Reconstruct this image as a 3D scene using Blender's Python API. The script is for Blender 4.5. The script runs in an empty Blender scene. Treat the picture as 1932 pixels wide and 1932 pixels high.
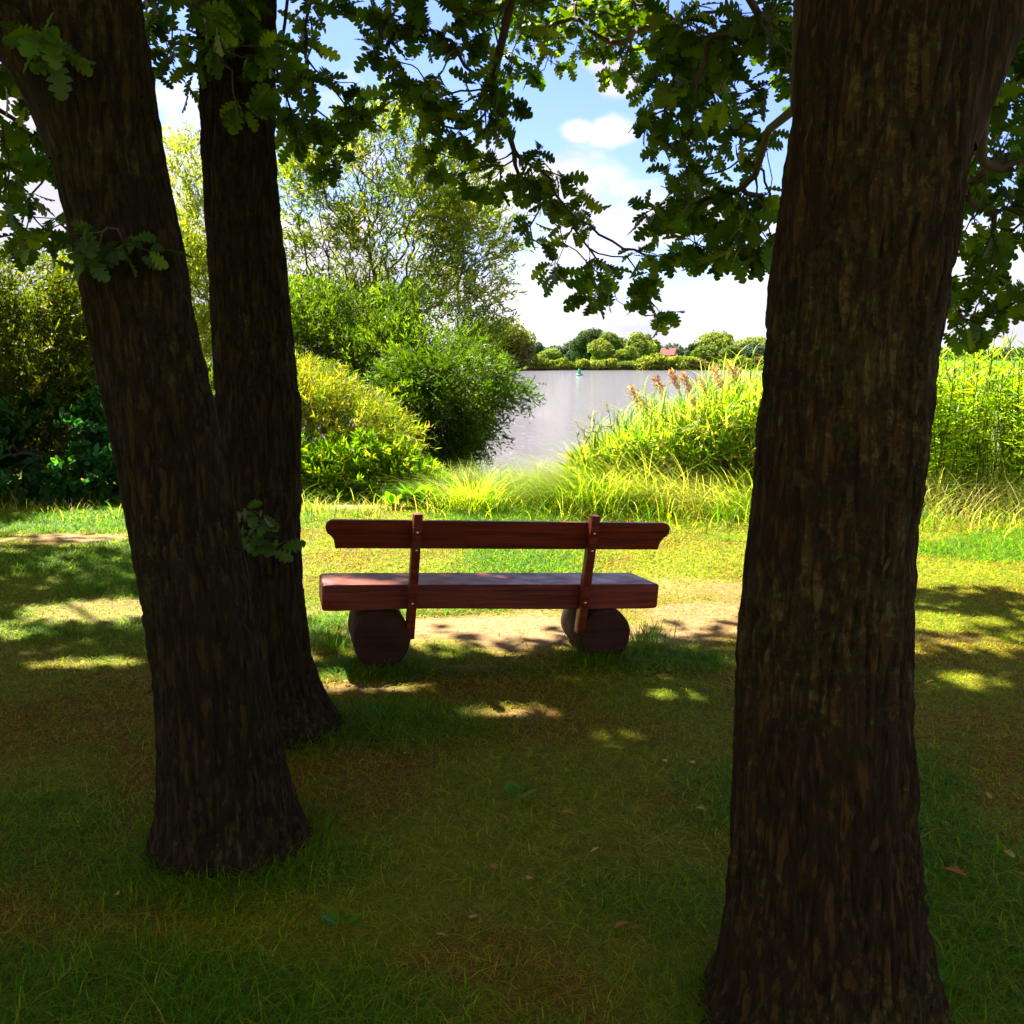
import bpy, math, random
import numpy as np
from mathutils import Vector, Matrix

rng = np.random.default_rng(11)
random.seed(5)
C = bpy.context.scene.collection
scene = bpy.context.scene

# ------------------------------------------------------------------ camera, world, sun, exposure
PITCH = math.radians(7.9); EYE = 1.6; FOC = 1.085
cam_d = bpy.data.cameras.new('camera'); cam = bpy.data.objects.new('camera', cam_d); C.objects.link(cam)
cam.location = (0, 0, EYE); cam.rotation_euler = (math.pi / 2 - PITCH, 0, 0)
cam_d.angle = 2 * math.atan(0.5 / FOC); cam_d.clip_start = 0.05; cam_d.clip_end = 9000
scene.camera = cam

SUN_AZ = math.radians(-36); SUN_EL = math.radians(49)
SUNV = np.array([math.sin(SUN_AZ) * math.cos(SUN_EL), math.cos(SUN_AZ) * math.cos(SUN_EL), math.sin(SUN_EL)])
sun_d = bpy.data.lights.new('sun', 'SUN'); sun_d.energy = 5.0; sun_d.angle = math.radians(0.5); sun_d.color = (1.0, 0.93, 0.80)
sun = bpy.data.objects.new('sun', sun_d); C.objects.link(sun)
sun.rotation_euler = Vector(SUNV).to_track_quat('Z', 'Y').to_euler()

scene.view_settings.view_transform = 'Standard'; scene.view_settings.look = 'None'
scene.view_settings.gamma = 1.0; scene.view_settings.exposure = 2.38
scene.cycles.max_bounces = 8; scene.cycles.diffuse_bounces = 3; scene.cycles.transmission_bounces = 4
scene.cycles.transparent_max_bounces = 8; scene.cycles.use_denoising = True
scene.cycles.caustics_reflective = False; scene.cycles.caustics_refractive = False

def N(nt, t, **kw):
    n = nt.nodes.new(t)
    for k, v in kw.items(): setattr(n, k, v)
    return n
def L(nt, a, b): nt.links.new(a, b)
def math_node(nt, op, a, b=None, clamp=False):
    n = N(nt, 'ShaderNodeMath', operation=op, use_clamp=clamp)
    for i, v in enumerate((a, b)):
        if v is None: continue
        if isinstance(v, (int, float)): n.inputs[i].default_value = v
        else: L(nt, v, n.inputs[i])
    return n.outputs[0]
def map_range(nt, v, a, b, c, d, smooth=False):
    n = N(nt, 'ShaderNodeMapRange'); n.interpolation_type = 'SMOOTHSTEP' if smooth else 'LINEAR'; n.clamp = True
    L(nt, v, n.inputs[0])
    for i, x in zip((1, 2, 3, 4), (a, b, c, d)): n.inputs[i].default_value = x
    return n.outputs[0]
def mixc(nt, f, a, b):
    n = N(nt, 'ShaderNodeMix', data_type='RGBA')
    if isinstance(f, (int, float)): n.inputs[0].default_value = f
    else: L(nt, f, n.inputs[0])
    for i, v in ((6, a), (7, b)):
        if isinstance(v, tuple): n.inputs[i].default_value = (*v, 1) if len(v) == 3 else v
        else: L(nt, v, n.inputs[i])
    return n.outputs[2]

w = bpy.data.worlds.new('World'); scene.world = w; w.use_nodes = True
nt = w.node_tree; nt.nodes.clear()
out = N(nt, 'ShaderNodeOutputWorld'); bg = N(nt, 'ShaderNodeBackground'); L(nt, bg.outputs[0], out.inputs[0])
sky = N(nt, 'ShaderNodeTexSky', sky_type='NISHITA'); sky.sun_disc = False
sky.sun_elevation = SUN_EL; sky.sun_rotation = SUN_AZ % (2 * math.pi); sky.air_density = 1.0; sky.dust_density = 0.3; sky.ozone_density = 3.0
tc = N(nt, 'ShaderNodeTexCoord'); sep = N(nt, 'ShaderNodeSeparateXYZ'); L(nt, tc.outputs['Generated'], sep.inputs[0])
X, Y_, Z = sep.outputs
mp = N(nt, 'ShaderNodeMapping'); mp.inputs['Scale'].default_value = (1.0, 1.0, 1.7); mp.inputs['Location'].default_value = (0.35, 0.1, 0.62)
L(nt, tc.outputs['Generated'], mp.inputs[0])
n1 = N(nt, 'ShaderNodeTexNoise'); n1.inputs['Scale'].default_value = 5.2; n1.inputs['Detail'].default_value = 7; n1.inputs['Roughness'].default_value = 0.56
n1.inputs['Distortion'].default_value = 0.15
L(nt, mp.outputs[0], n1.inputs['Vector'])
b_el = map_range(nt, Z, 0.02, 0.2, 0.20, -0.05)
b_hi = map_range(nt, Z, 0.32, 0.55, 0.0, 0.20)  # unseen high cloud added overhead to brighten the shaded areas
b_el = math_node(nt, 'ADD', b_el, b_hi)
b_x = map_range(nt, X, -0.30, 0.02, 0.16, -0.05)
b_r = map_range(nt, X, 0.11, 0.26, 0.0, 0.12)
ga = math_node(nt, 'DIVIDE', math_node(nt, 'SUBTRACT', X, 0.075), 0.15); gb = math_node(nt, 'DIVIDE', math_node(nt, 'SUBTRACT', Z, 0.235), 0.105)
gap = math_node(nt, 'SQRT', math_node(nt, 'ADD', math_node(nt, 'MULTIPLY', ga, ga), math_node(nt, 'MULTIPLY', gb, gb)))
gap = map_range(nt, gap, 0.30, 1.05, -0.13, 0.0, True)
cov = math_node(nt, 'ADD', gap, math_node(nt, 'ADD', math_node(nt, 'ADD', n1.outputs[0], b_el), math_node(nt, 'ADD', b_x, b_r)))
# small fair-weather puffs
cf0 = map_range(nt, cov, 0.48, 0.60, 0, 1, True)
nz = N(nt, 'ShaderNodeTexNoise'); nz.inputs['Scale'].default_value = 26; nz.inputs['Detail'].default_value = 5
L(nt, tc.outputs['Generated'], nz.inputs['Vector'])
nzo = math_node(nt, 'MULTIPLY', math_node(nt, 'SUBTRACT', nz.outputs[0], 0.5), 1.6)
puffs = None
for (px, pz, rx, rz) in ((0.086, 0.190, 0.024, 0.016), (0.054, 0.191, 0.019, 0.011), (0.090, 0.232, 0.024, 0.016), (0.070, 0.243, 0.018, 0.010)):
    a = math_node(nt, 'DIVIDE', math_node(nt, 'SUBTRACT', X, px), rx)
    b = math_node(nt, 'DIVIDE', math_node(nt, 'SUBTRACT', Z, pz), rz)
    d = math_node(nt, 'SQRT', math_node(nt, 'ADD', math_node(nt, 'MULTIPLY', a, a), math_node(nt, 'MULTIPLY', b, b)))
    d = math_node(nt, 'ADD', d, nzo)
    f = map_range(nt, d, 0.55, 1.15, 0.95, 0.0, True)
    f = math_node(nt, 'MULTIPLY', f, map_range(nt, Y_, 0.2, 0.5, 0, 1))
    puffs = f if puffs is None else math_node(nt, 'MAXIMUM', puffs, f)
cf = math_node(nt, 'MAXIMUM', cf0, puffs)
n2 = N(nt, 'ShaderNodeTexNoise'); n2.inputs['Scale'].default_value = 7.5; n2.inputs['Detail'].default_value = 5
L(nt, mp.outputs[0], n2.inputs['Vector'])
shade = map_range(nt, n2.outputs[0], 0.40, 0.62, 0, 1, True)
ccol = mixc(nt, shade, (0.180, 0.175, 0.206), (0.245, 0.23, 0.236))
skyc = N(nt, 'ShaderNodeVectorMath', operation='SCALE'); skyc.inputs['Scale'].default_value = 0.050
tint = N(nt, 'ShaderNodeMix', data_type='RGBA', blend_type='MULTIPLY'); tint.inputs[0].default_value = 1; L(nt, sky.outputs[0], tint.inputs[6]); tint.inputs[7].default_value = (0.62, 0.63, 1.0, 1)
L(nt, tint.outputs[2], skyc.inputs[0])
fin = mixc(nt, cf, skyc.outputs[0], ccol)
L(nt, fin, bg.inputs[0]); bg.inputs[1].default_value = 1.0

# ------------------------------------------------------------------ helpers
FPX = FOC * 1932
def ray(px, py):
    a = (966 - py) / FPX; b = (px - 966) / FPX
    return np.array([b, math.cos(PITCH) + a * math.sin(PITCH), -math.sin(PITCH) + a * math.cos(PITCH)])
def at(px, py, Y):
    r = ray(px, py); return np.array([0, 0, EYE]) + r * (Y / r[1])
def gnd(px, py, z=0.0):
    r = ray(px, py); return np.array([0, 0, EYE]) + r * ((z - EYE) / r[2])
def proj(P):
    x, y, z = P[:, 0], P[:, 1], P[:, 2] - EYE
    d = y * math.cos(PITCH) - z * math.sin(PITCH); up = z * math.cos(PITCH) + y * math.sin(PITCH)
    dd = np.where(np.abs(d) < 1e-3, 1e-3, d)
    return 966 + FPX * x / dd, 966 - FPX * up / dd, d
def nrm(v): return v / np.maximum(np.linalg.norm(v, axis=-1, keepdims=True), 1e-9)
def sstep(a, b, x):
    t = np.clip((x - a) / (b - a), 0, 1); return t * t * (3 - 2 * t)

def _h(i, j, k, s):
    n = (i * 374761393 + j * 668265263 + k * 1274126177 + s * 974711) & 0xFFFFFFFF
    n = ((n ^ (n >> 13)) * 1103515245) & 0xFFFFFFFF
    n = (n ^ (n >> 16)) & 0xFFFFFFFF
    return (n & 0xFFFF) / 65535.0
def vnoise(p, s=0):
    p = np.asarray(p, dtype=np.float64); i = np.floor(p).astype(np.int64); f = p - i; u = f * f * (3 - 2 * f)
    r = 0
    for a in (0, 1):
        for b in (0, 1):
            for c in (0, 1):
                wgt = (u[:, 0] if a else 1 - u[:, 0]) * (u[:, 1] if b else 1 - u[:, 1]) * (u[:, 2] if c else 1 - u[:, 2])
                r = r + wgt * _h(i[:, 0] + a, i[:, 1] + b, i[:, 2] + c, s)
    return r
def fbm(p, o=4, s=0, rough=0.5):
    r = 0; a = 1; t = 0; p = np.asarray(p, dtype=np.float64)
    for k in range(o):
        r = r + a * vnoise(p * 2 ** k + 17.3 * k, s + k); t += a; a *= rough
    return r / t
def n2d(x, y, sc, o=3, s=0): return fbm(np.stack([x * sc, y * sc, np.zeros_like(x)], 1), o, s)

def mk(name, V, Q, mat, parent=None, col=None, smooth=False):
    V = np.asarray(V, dtype=np.float32).reshape(-1, 3); Q = np.asarray(Q, dtype=np.int32)
    if parent is not None and parent.get('_base'): V = V - np.array(parent['_base'], dtype=np.float32)
    k = Q.shape[1]; me = bpy.data.meshes.new(name)
    me.vertices.add(len(V)); me.vertices.foreach_set('co', V.ravel())
    me.loops.add(Q.size); me.loops.foreach_set('vertex_index', Q.ravel())
    me.polygons.add(len(Q)); me.polygons.foreach_set('loop_start', np.arange(0, Q.size, k, dtype=np.int32))
    if smooth: me.polygons.foreach_set('use_smooth', np.ones(len(Q), dtype=bool))
    if col is not None:
        ca = me.color_attributes.new('col', 'FLOAT_COLOR', 'POINT')
        c4 = np.ones((len(V), 4), dtype=np.float32); c4[:, :3] = col; ca.data.foreach_set('color', c4.ravel())
    me.update(calc_edges=True); me.materials.append(mat)
    o = bpy.data.objects.new(name, me); C.objects.link(o)
    if parent is not None:
        o.parent = parent
        if parent.get('_base') is not None: o['_base'] = list(parent['_base'])
    return o
def tag(o, label, cat, group=None, kind=None):
    o['label'] = label; o['category'] = cat
    if group: o['group'] = group
    if kind: o['kind'] = kind
    return o
def thing(name, label, cat, loc=(0, 0, 0), group=None):
    o = bpy.data.objects.new(name, None); C.objects.link(o); o.location = loc; o.empty_display_size = 0.2
    o['_base'] = [float(v) for v in loc]
    return tag(o, label, cat, group)

# leaf stamping -------------------------------------------------------------
def strip_template(ts, ws, fold=0.10, curl=0.0, ysh=None):
    V = []; Q = []
    for i, (t, w_) in enumerate(zip(ts, ws)):
        z = -curl * t * t
        V += [(-w_, t, z + fold * w_), (0, t, z), (w_, t, z + fold * w_)]
    for i in range(len(ts) - 1):
        a = 3 * i; b = a + 3
        Q += [(a, a + 1, b + 1, b), (a + 1, a + 2, b + 2, b + 1)]
    return np.array(V), np.array(Q)
OAK = strip_template([0, .10, .13, .19, .25, .28, .33, .42, .46, .51, .61, .65, .70, .80, .84, .89, .96, 1.0],
                     [.010, .012, .04, .13, .15, .06, .19, .24, .085, .24, .31, .115, .24, .28, .11, .18, .12, .03], fold=0.25, curl=0.18)
OAKS = strip_template([0, .12, .3, .6, .85, 1.0], [.01, .05, .22, .30, .22, .04], fold=0.2, curl=0.15)
LANCE = strip_template([0, .4, 1.0], [.015, .13, .01], fold=0.2, curl=0.12)
NARROW = strip_template([0, .4, 1.0], [.012, .065, .006], fold=0.2, curl=0.15)
OAKT = strip_template([0, .15, .55, .9, 1.0], [.01, .12, .29, .2, .04], fold=0.2, curl=0.15)
OVAL = strip_template([0, .2, .55, .85, 1.0], [.01, .20, .30, .18, .02], fold=0.22, curl=0.15)
CARD = (np.array([(-.5, 0, 0), (.45, .1, .1), (.5, .95, 0), (-.4, 1, .12)]), np.array([(0, 1, 2, 3)]))

def frames(d, n):
    d = nrm(d); x = nrm(np.cross(d, n)); z = np.cross(x, d)
    return np.stack([x, d, z], axis=2)
def stamp(T, pos, d, n, sc, col, cj=0.0):
    V, Q = T; R = frames(d, n); m = len(pos)
    P = np.einsum('nij,kj->nki', R, V) * np.asarray(sc).reshape(-1, 1, 1) + pos[:, None, :]
    q = (Q[None] + (np.arange(m) * len(V))[:, None, None]).reshape(-1, Q.shape[1])
    c = np.repeat(np.asarray(col, dtype=np.float32).reshape(-1, 1, 3) * np.ones((m, 1, 1)), len(V), axis=1)
    return P.reshape(-1, 3), q, c.reshape(-1, 3)
class Acc:
    def __init__(s): s.V = []; s.Q = []; s.C = []; s.n = 0
    def add(s, V, Q, c):
        s.V.append(V); s.Q.append(Q + s.n); s.C.append(np.broadcast_to(c, V.shape)); s.n += len(V); return s
    def build(s, name, mat, parent=None, smooth=False):
        return mk(name, np.concatenate(s.V), np.concatenate(s.Q), mat, parent, np.concatenate(s.C), smooth)
def rand_unit(n):
    return nrm(rng.normal(size=(n, 3)))
def palette(n, cols, jit=0.18, weights=None):
    cols = np.array(cols); k = rng.choice(len(cols), n, p=weights)
    c = cols[k] * (1 + jit * rng.normal(size=(n, 1))) * (1 + 0.06 * rng.normal(size=(n, 3)))
    return np.clip(c, 0.0015, 0.85)

# branch growth -------------------------------------------------------------
def grow(root_nodes, attractors, seg=0.12, kp=0.35, bend=0.35, wob=0.04):
    nodes = [np.array(p, float) for p in root_nodes]; par = list(range(-1, len(nodes) - 1))
    pl = [0.0]
    for i in range(1, len(nodes)): pl.append(pl[-1] + 0.3 * np.linalg.norm(nodes[i] - nodes[i - 1]))
    A = np.asarray(attractors); order = np.argsort(np.linalg.norm(A - nodes[-1], axis=1))
    NA = np.zeros((len(nodes) + 60 * len(A) + 10, 3)); PL = np.full(len(NA), 1e9); n = len(nodes)
    NA[:n] = nodes; PL[:n] = pl; PAR = np.full(len(NA), -1); PAR[:n] = par; tips = []
    for ai in order:
        a = A[ai]; dd = np.linalg.norm(NA[:n] - a, axis=1); j = int(np.argmin(dd + kp * PL[:n])); d = dd[j]
        k = int(min(50, max(2, math.ceil(d / seg)))); p0 = NA[j].copy()
        pd = nrm(NA[j] - NA[PAR[j]]) if PAR[j] >= 0 else nrm(a - p0)
        ctrl = p0 + pd * d * bend + (a - p0) * 0.25
        prev = j
        for i in range(1, k + 1):
            t = i / k; q = (1 - t) ** 2 * p0 + 2 * t * (1 - t) * ctrl + t * t * a
            if i < k: q = q + rng.normal(size=3) * wob * seg * 2
            NA[n] = q; PAR[n] = prev; PL[n] = PL[prev] + np.linalg.norm(q - NA[prev]); prev = n; n += 1
        tips.append((ai, prev))
    return NA[:n], PAR[:n], tips
def branch_radii(NA, PAR, tips, rt, power=0.5, rmax=1.0):
    cnt = np.zeros(len(NA))
    for _, i in tips: cnt[i] += 1
    for i in range(len(NA) - 1, 0, -1):
        if PAR[i] >= 0: cnt[PAR[i]] += cnt[i]
    return np.clip(rt * np.maximum(cnt, 1) ** power, rt, rmax)
def tubes(NA, PAR, r, sides=5, minlen=1e-5):
    idx = np.where(PAR >= 0)[0]; a = NA[PAR[idx]]; b = NA[idx]; d = b - a
    ok = np.linalg.norm(d, axis=1) > minlen; idx = idx[ok]; a = a[ok]; b = b[ok]; d = nrm(d[ok])
    ref = np.where(np.abs(d[:, 2:3]) > 0.9, np.array([[1.0, 0, 0]]), np.array([[0, 0, 1.0]]))
    u = nrm(np.cross(d, ref)); v = np.cross(d, u)
    th = np.arange(sides) * 2 * math.pi / sides
    ring = u[:, None] * np.cos(th)[None, :, None] + v[:, None] * np.sin(th)[None, :, None]
    ra = np.minimum(r[PAR[idx]], r[idx] * 1.6)[:, None, None]; rb = r[idx][:, None, None]
    V = np.concatenate([a[:, None] + ring * ra, b[:, None] + ring * rb + (d * 0.15)[:, None] * rb], axis=1)
    i = np.arange(sides); q = np.stack([i, (i + 1) % sides, (i + 1) % sides + sides, i + sides], 1)
    Q = (q[None] + (np.arange(len(idx)) * 2 * sides)[:, None, None]).reshape(-1, 4)
    return V.reshape(-1, 3), Q
def tube_path(pts, rad, sides=10):
    pts = np.asarray(pts, float); rad = np.asarray(rad, float); n = len(pts)
    t = nrm(np.gradient(pts, axis=0)); ref = np.array([0.3, 1.0, 0.1])
    u = nrm(np.cross(t, ref)); v = np.cross(t, u); th = np.arange(sides) * 2 * math.pi / sides
    V = pts[:, None] + (u[:, None] * np.cos(th)[None, :, None] + v[:, None] * np.sin(th)[None, :, None]) * rad.reshape(n, -1)[:, :, None]
    i = np.arange(sides); Q = []
    for k in range(n - 1): Q.append(np.stack([i, (i + 1) % sides, (i + 1) % sides + sides, i + sides], 1) + k * sides)
    return V.reshape(-1, 3), np.concatenate(Q)
def spline(pts, n):
    pts = np.asarray(pts, float); t = np.linspace(0, len(pts) - 1, n); i = np.clip(t.astype(int), 0, len(pts) - 2); f = (t - i)[:, None]
    P = lambda k: pts[np.clip(k, 0, len(pts) - 1)]
    a, b, c, d = P(i - 1), P(i), P(i + 1), P(i + 2)
    return 0.5 * ((2 * b) + (-a + c) * f + (2 * a - 5 * b + 4 * c - d) * f ** 2 + (-a + 3 * b - 3 * c + d) * f ** 3)

# ------------------------------------------------------------------ materials
def new_mat(name):
    m = bpy.data.materials.new(name); m.use_nodes = True; t = m.node_tree
    b = t.nodes['Principled BSDF']; return m, t, b, t.nodes['Material Output']
def leaf_mat(name, trans=0.45, rough=0.45, spec=0.35, tint=(1.25, 1.25, 0.45)):
    m, t, b, o = new_mat(name)
    a = N(t, 'ShaderNodeAttribute', attribute_name='col'); L(t, a.outputs['Color'], b.inputs['Base Color'])
    b.inputs['Roughness'].default_value = rough; b.inputs['Specular IOR Level'].default_value = spec
    tr = N(t, 'ShaderNodeBsdfTranslucent'); mul = N(t, 'ShaderNodeMix', data_type='RGBA', blend_type='MULTIPLY'); mul.inputs[0].default_value = 1
    L(t, a.outputs['Color'], mul.inputs[6]); mul.inputs[7].default_value = (*tint, 1); L(t, mul.outputs[2], tr.inputs[0])
    mx = N(t, 'ShaderNodeMixShader'); mx.inputs[0].default_value = trans
    L(t, b.outputs[0], mx.inputs[1]); L(t, tr.outputs[0], mx.inputs[2]); L(t, mx.outputs[0], o.inputs[0])
    return m
M_oak = leaf_mat('oak_leaf', 0.5, 0.5, 0.25, (1.6, 1.5, .3))
M_leaf = leaf_mat('shrub_leaf', 0.55, 0.5, 0.25, (1.35, 1.45, 0.35))
M_grass = leaf_mat('grass_blade', 0.58, 0.55, 0.12, (1.35, 1.5, 0.4))
M_far = leaf_mat('far_leaf', 0.4, 0.7, 0.1, (1.4, 1.35, 0.6))
M_dry = leaf_mat('dry_leaf', 0.3, 0.7, 0.15, (1.3, 0.9, 0.5))

def bark_mat(name, c1, c2, lichen, lich_amt, sc=1.0):
    m, t, b, o = new_mat(name)
    g = N(t, 'ShaderNodeTexCoord'); mp_ = N(t, 'ShaderNodeMapping'); mp_.inputs['Scale'].default_value = (36 * sc, 36 * sc, 5.5 * sc)
    L(t, g.outputs['Object'], mp_.inputs[0])
    a = N(t, 'ShaderNodeTexNoise'); a.inputs['Scale'].default_value = 1.0; a.inputs['Detail'].default_value = 8; a.inputs['Roughness'].default_value = 0.65
    L(t, mp_.outputs[0], a.inputs['Vector'])
    v = N(t, 'ShaderNodeTexVoronoi', feature='DISTANCE_TO_EDGE'); v.inputs['Scale'].default_value = 0.95
    wv = N(t, 'ShaderNodeVectorMath', operation='MULTIPLY_ADD'); L(t, a.outputs['Color'], wv.inputs[0]); wv.inputs[1].default_value = (2.2, 2.2, 2.2); L(t, mp_.outputs[0], wv.inputs[2]); L(t, wv.outputs[0], v.inputs['Vector'])
    fn = N(t, 'ShaderNodeTexNoise'); fn.inputs['Scale'].default_value = 3.2; fn.inputs['Detail'].default_value = 5; L(t, mp_.outputs[0], fn.inputs['Vector'])
    crack = map_range(t, v.outputs['Distance'], 0.0, 0.20, 0, 1)
    base = mixc(t, map_range(t, a.outputs[0], 0.35, 0.68, 0, 1), c1, c2)
    big = N(t, 'ShaderNodeTexNoise'); big.inputs['Scale'].default_value = 2.2; big.inputs['Detail'].default_value = 3
    L(t, g.outputs['Object'], big.inputs['Vector'])
    sp = N(t, 'ShaderNodeTexNoise'); sp.inputs['Scale'].default_value = 48; sp.inputs['Detail'].default_value = 4; sp.inputs['Roughness'].default_value = .6
    L(t, g.outputs['Object'], sp.inputs['Vector'])
    lf = math_node(t, 'ADD', sp.outputs[0], math_node(t, 'MULTIPLY', math_node(t, 'SUBTRACT', big.outputs[0], 0.5), 0.9))
    lf = map_range(t, lf, 0.60 - lich_amt * .2, 0.68 - lich_amt * .2, 0, 0.8)
    base = mixc(t, lf, base, lichen)
    dk = N(t, 'ShaderNodeMix', data_type='RGBA', blend_type='MULTIPLY'); L(t, map_range(t, math_node(t, 'ADD', crack, math_node(t, 'MULTIPLY', a.outputs[0], 0.7)), 0.25, 0.95, 0.6, 0.0), dk.inputs[0]); L(t, base, dk.inputs[6]); dk.inputs[7].default_value = (0.25, 0.22, 0.2, 1); base = dk.outputs[2]
    L(t, base, b.inputs['Base Color']); b.inputs['Roughness'].default_value = 0.9; b.inputs['Specular IOR Level'].default_value = 0.2
    hgt = math_node(t, 'ADD', math_node(t, 'MULTIPLY', crack, 0.6), math_node(t, 'ADD', math_node(t, 'MULTIPLY', a.outputs[0], 0.6), math_node(t, 'ADD', math_node(t, 'MULTIPLY', lf, 0.15), math_node(t, 'MULTIPLY', fn.outputs[0], 0.45))))
    bp = N(t, 'ShaderNodeBump'); bp.inputs['Strength'].default_value = 1.0; bp.inputs['Distance'].default_value = 0.02
    L(t, hgt, bp.inputs['Height']); L(t, bp.outputs[0], b.inputs['Normal'])
    return m
M_bark = bark_mat('oak_bark', (0.028, 0.0145, 0.0015), (0.054, 0.028, 0.0035), (0.066, 0.056, 0.009), 0.3)
M_barkd = bark_mat('oak_bark_dark', (0.022, 0.0125, 0.0015), (0.041, 0.024, 0.003), (0.046, 0.040, 0.007), 0.1)
M_twig, _t, _b, _o = new_mat('twig'); _b.inputs['Base Color'].default_value = (0.06, 0.04, 0.022, 1); _b.inputs['Roughness'].default_value = 0.85
M_wtwig, _t, _b, _o = new_mat('willow_twig'); _b.inputs['Base Color'].default_value = (0.085, 0.065, 0.035, 1); _b.inputs['Roughness'].default_value = 0.85

def wood_mat(name, c1, c2, rough=0.32):
    m, t, b, o = new_mat(name)
    g = N(t, 'ShaderNodeTexCoord'); mp_ = N(t, 'ShaderNodeMapping'); mp_.inputs['Scale'].default_value = (2.2, 42, 42); L(t, g.outputs['Object'], mp_.inputs[0])
    a = N(t, 'ShaderNodeTexNoise'); a.inputs['Scale'].default_value = 1; a.inputs['Detail'].default_value = 6; a.inputs['Distortion'].default_value = 0.7
    L(t, mp_.outputs[0], a.inputs['Vector'])
    n_ = N(t, 'ShaderNodeTexNoise'); n_.inputs['Scale'].default_value = 9; n_.inputs['Detail'].default_value = 4; L(t, g.outputs['Object'], n_.inputs['Vector'])
    L(t, mixc(t, map_range(t, a.outputs[0], 0.3, 0.7, 0, 1), c1, c2), b.inputs['Base Color'])
    L(t, map_range(t, n_.outputs[0], 0.3, 0.7, rough - .08, rough + .18), b.inputs['Roughness']); b.inputs['Specular IOR Level'].default_value = 0.28
    bp = N(t, 'ShaderNodeBump'); bp.inputs['Strength'].default_value = 0.5; bp.inputs['Distance'].default_value = 0.004
    L(t, a.outputs[0], bp.inputs['Height']); L(t, bp.outputs[0], b.inputs['Normal'])
    return m
M_wood = wood_mat('varnished_red_wood', (0.08, 0.010, 0.003), (0.22, 0.034, 0.010), 0.4)
M_log = wood_mat('weathered_log_wood', (0.024, 0.008, 0.002), (0.048, 0.016, 0.005), 0.85)
def plain(name, col, rough=0.6, metal=0.0):
    m, t, b, o = new_mat(name); b.inputs['Roughness'].default_value = rough; b.inputs['Metallic'].default_value = metal
    a = N(t, 'ShaderNodeTexNoise'); a.inputs['Scale'].default_value = 6; a.inputs['Detail'].default_value = 4
    g = N(t, 'ShaderNodeTexCoord'); L(t, g.outputs['Object'], a.inputs['Vector'])
    L(t, mixc(t, map_range(t, a.outputs[0], .3, .7, 0, 1), tuple(c * .8 for c in col), tuple(min(1, c * 1.15) for c in col)), b.inputs['Base Color'])
    return m
M_steel = plain('bolt_steel', (0.6, 0.6, 0.58), 0.3, 1.0)

# ------------------------------------------------------------------ ground, water
def shore(x): return 15.0 + 9.0 * sstep(-0.9, -3.4, x) + 3.2 * sstep(0.8, 3.0, x)
def gz(x, y):
    x = np.asarray(x, float); y = np.asarray(y, float)
    s = shore(x); z = -2.3 * sstep(s - 2.5, s + 1.8, y)
    z = z + 2.05 * sstep(258, 267, y) + 0.5 * sstep(267, 320, y)
    near = np.clip(1 - (np.abs(y) - 18) / 10, 0, 1)
    z = z + near * (0.05 * (n2d(x, y, 0.55, 3, 3) - 0.5) + 0.02 * (n2d(x, y, 3.1, 2, 5) - 0.5))
    return z
SAND_SUN = [(0.05, 6.45, 1.05, 0.47, 1.0), (1.2, 6.8, 0.6, 0.5, 0.8), (0.75, 7.55, 1.3, 0.4, 0.6), (-1.5, 7.0, 0.5, 0.25, 0.45), (-4.0, 9.85, 0.5, 0.28, 1.0), (-2.65, 6.95, 0.5, 0.45, 0.6),
        (-1.75, 11.95, 0.40, 0.22, 1.0), (-0.25, 5.6, 0.22, 0.05, .8), (2.5, 6.2, .4, .12, .4), (-3.2, 6.0, .6, .3, .3), (-.72, 5.25, .25, .1, .6), (0, 4.85, .22, .1, .6)]  # small patches short of the bench paint sun spots into the ground colour
def sand_sunmask(x, y):
    m = np.zeros_like(x); nn = (n2d(x, y, 2.6, 4, 21) - 0.5) * 1.5
    for (cx, cy, rx, ry, a) in SAND_SUN:
        d = np.sqrt(((x - cx) / rx) ** 2 + ((y - cy) / ry) ** 2)
        m = np.maximum(m, a * sstep(1.35, 0.55, d + nn * 0.8))
    return np.clip(m, 0, 1)
LUSH = [(-0.72, 5.55, .45, .22, 1), (0.75, 5.75, .5, .3, 1.0), (-0.98, 3.3, 0.55, 0.35, .9), (-1.0, 2.5, 0.9, 0.5, 1.0), (-0.55, 4.7, 0.6, 0.35, .9), (0.1, 2.2, .8, .35, .5), (1.4, 2.7, .5, .4, .6), (0.55, 3.1, .5, .3, .5), (-1.7, 3.6, .5, .5, .7),
        (-4.0, 8.6, 2.0, 0.7, .8), (-3.6, 11.0, 1.8, 1.2, 1.0), (-1.3, 2.0, 1.0, .4, .8), (-.2, 5.55, .7, .12, .6)]
def lushmask(x, y):
    m = sstep(0.50, 0.68, n2d(x, y, 0.75, 4, 31)) * 0.9
    for (cx, cy, rx, ry, a) in LUSH:
        d = np.sqrt(((x - cx) / rx) ** 2 + ((y - cy) / ry) ** 2) + (n2d(x, y, 3, 2, 33) - .5) * .5
        m = np.maximum(m, a * sstep(1.2, 0.5, d))
    m = m * (1 - 0.9 * sand_sunmask(x, y))
    return np.clip(m, 0, 1)

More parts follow.
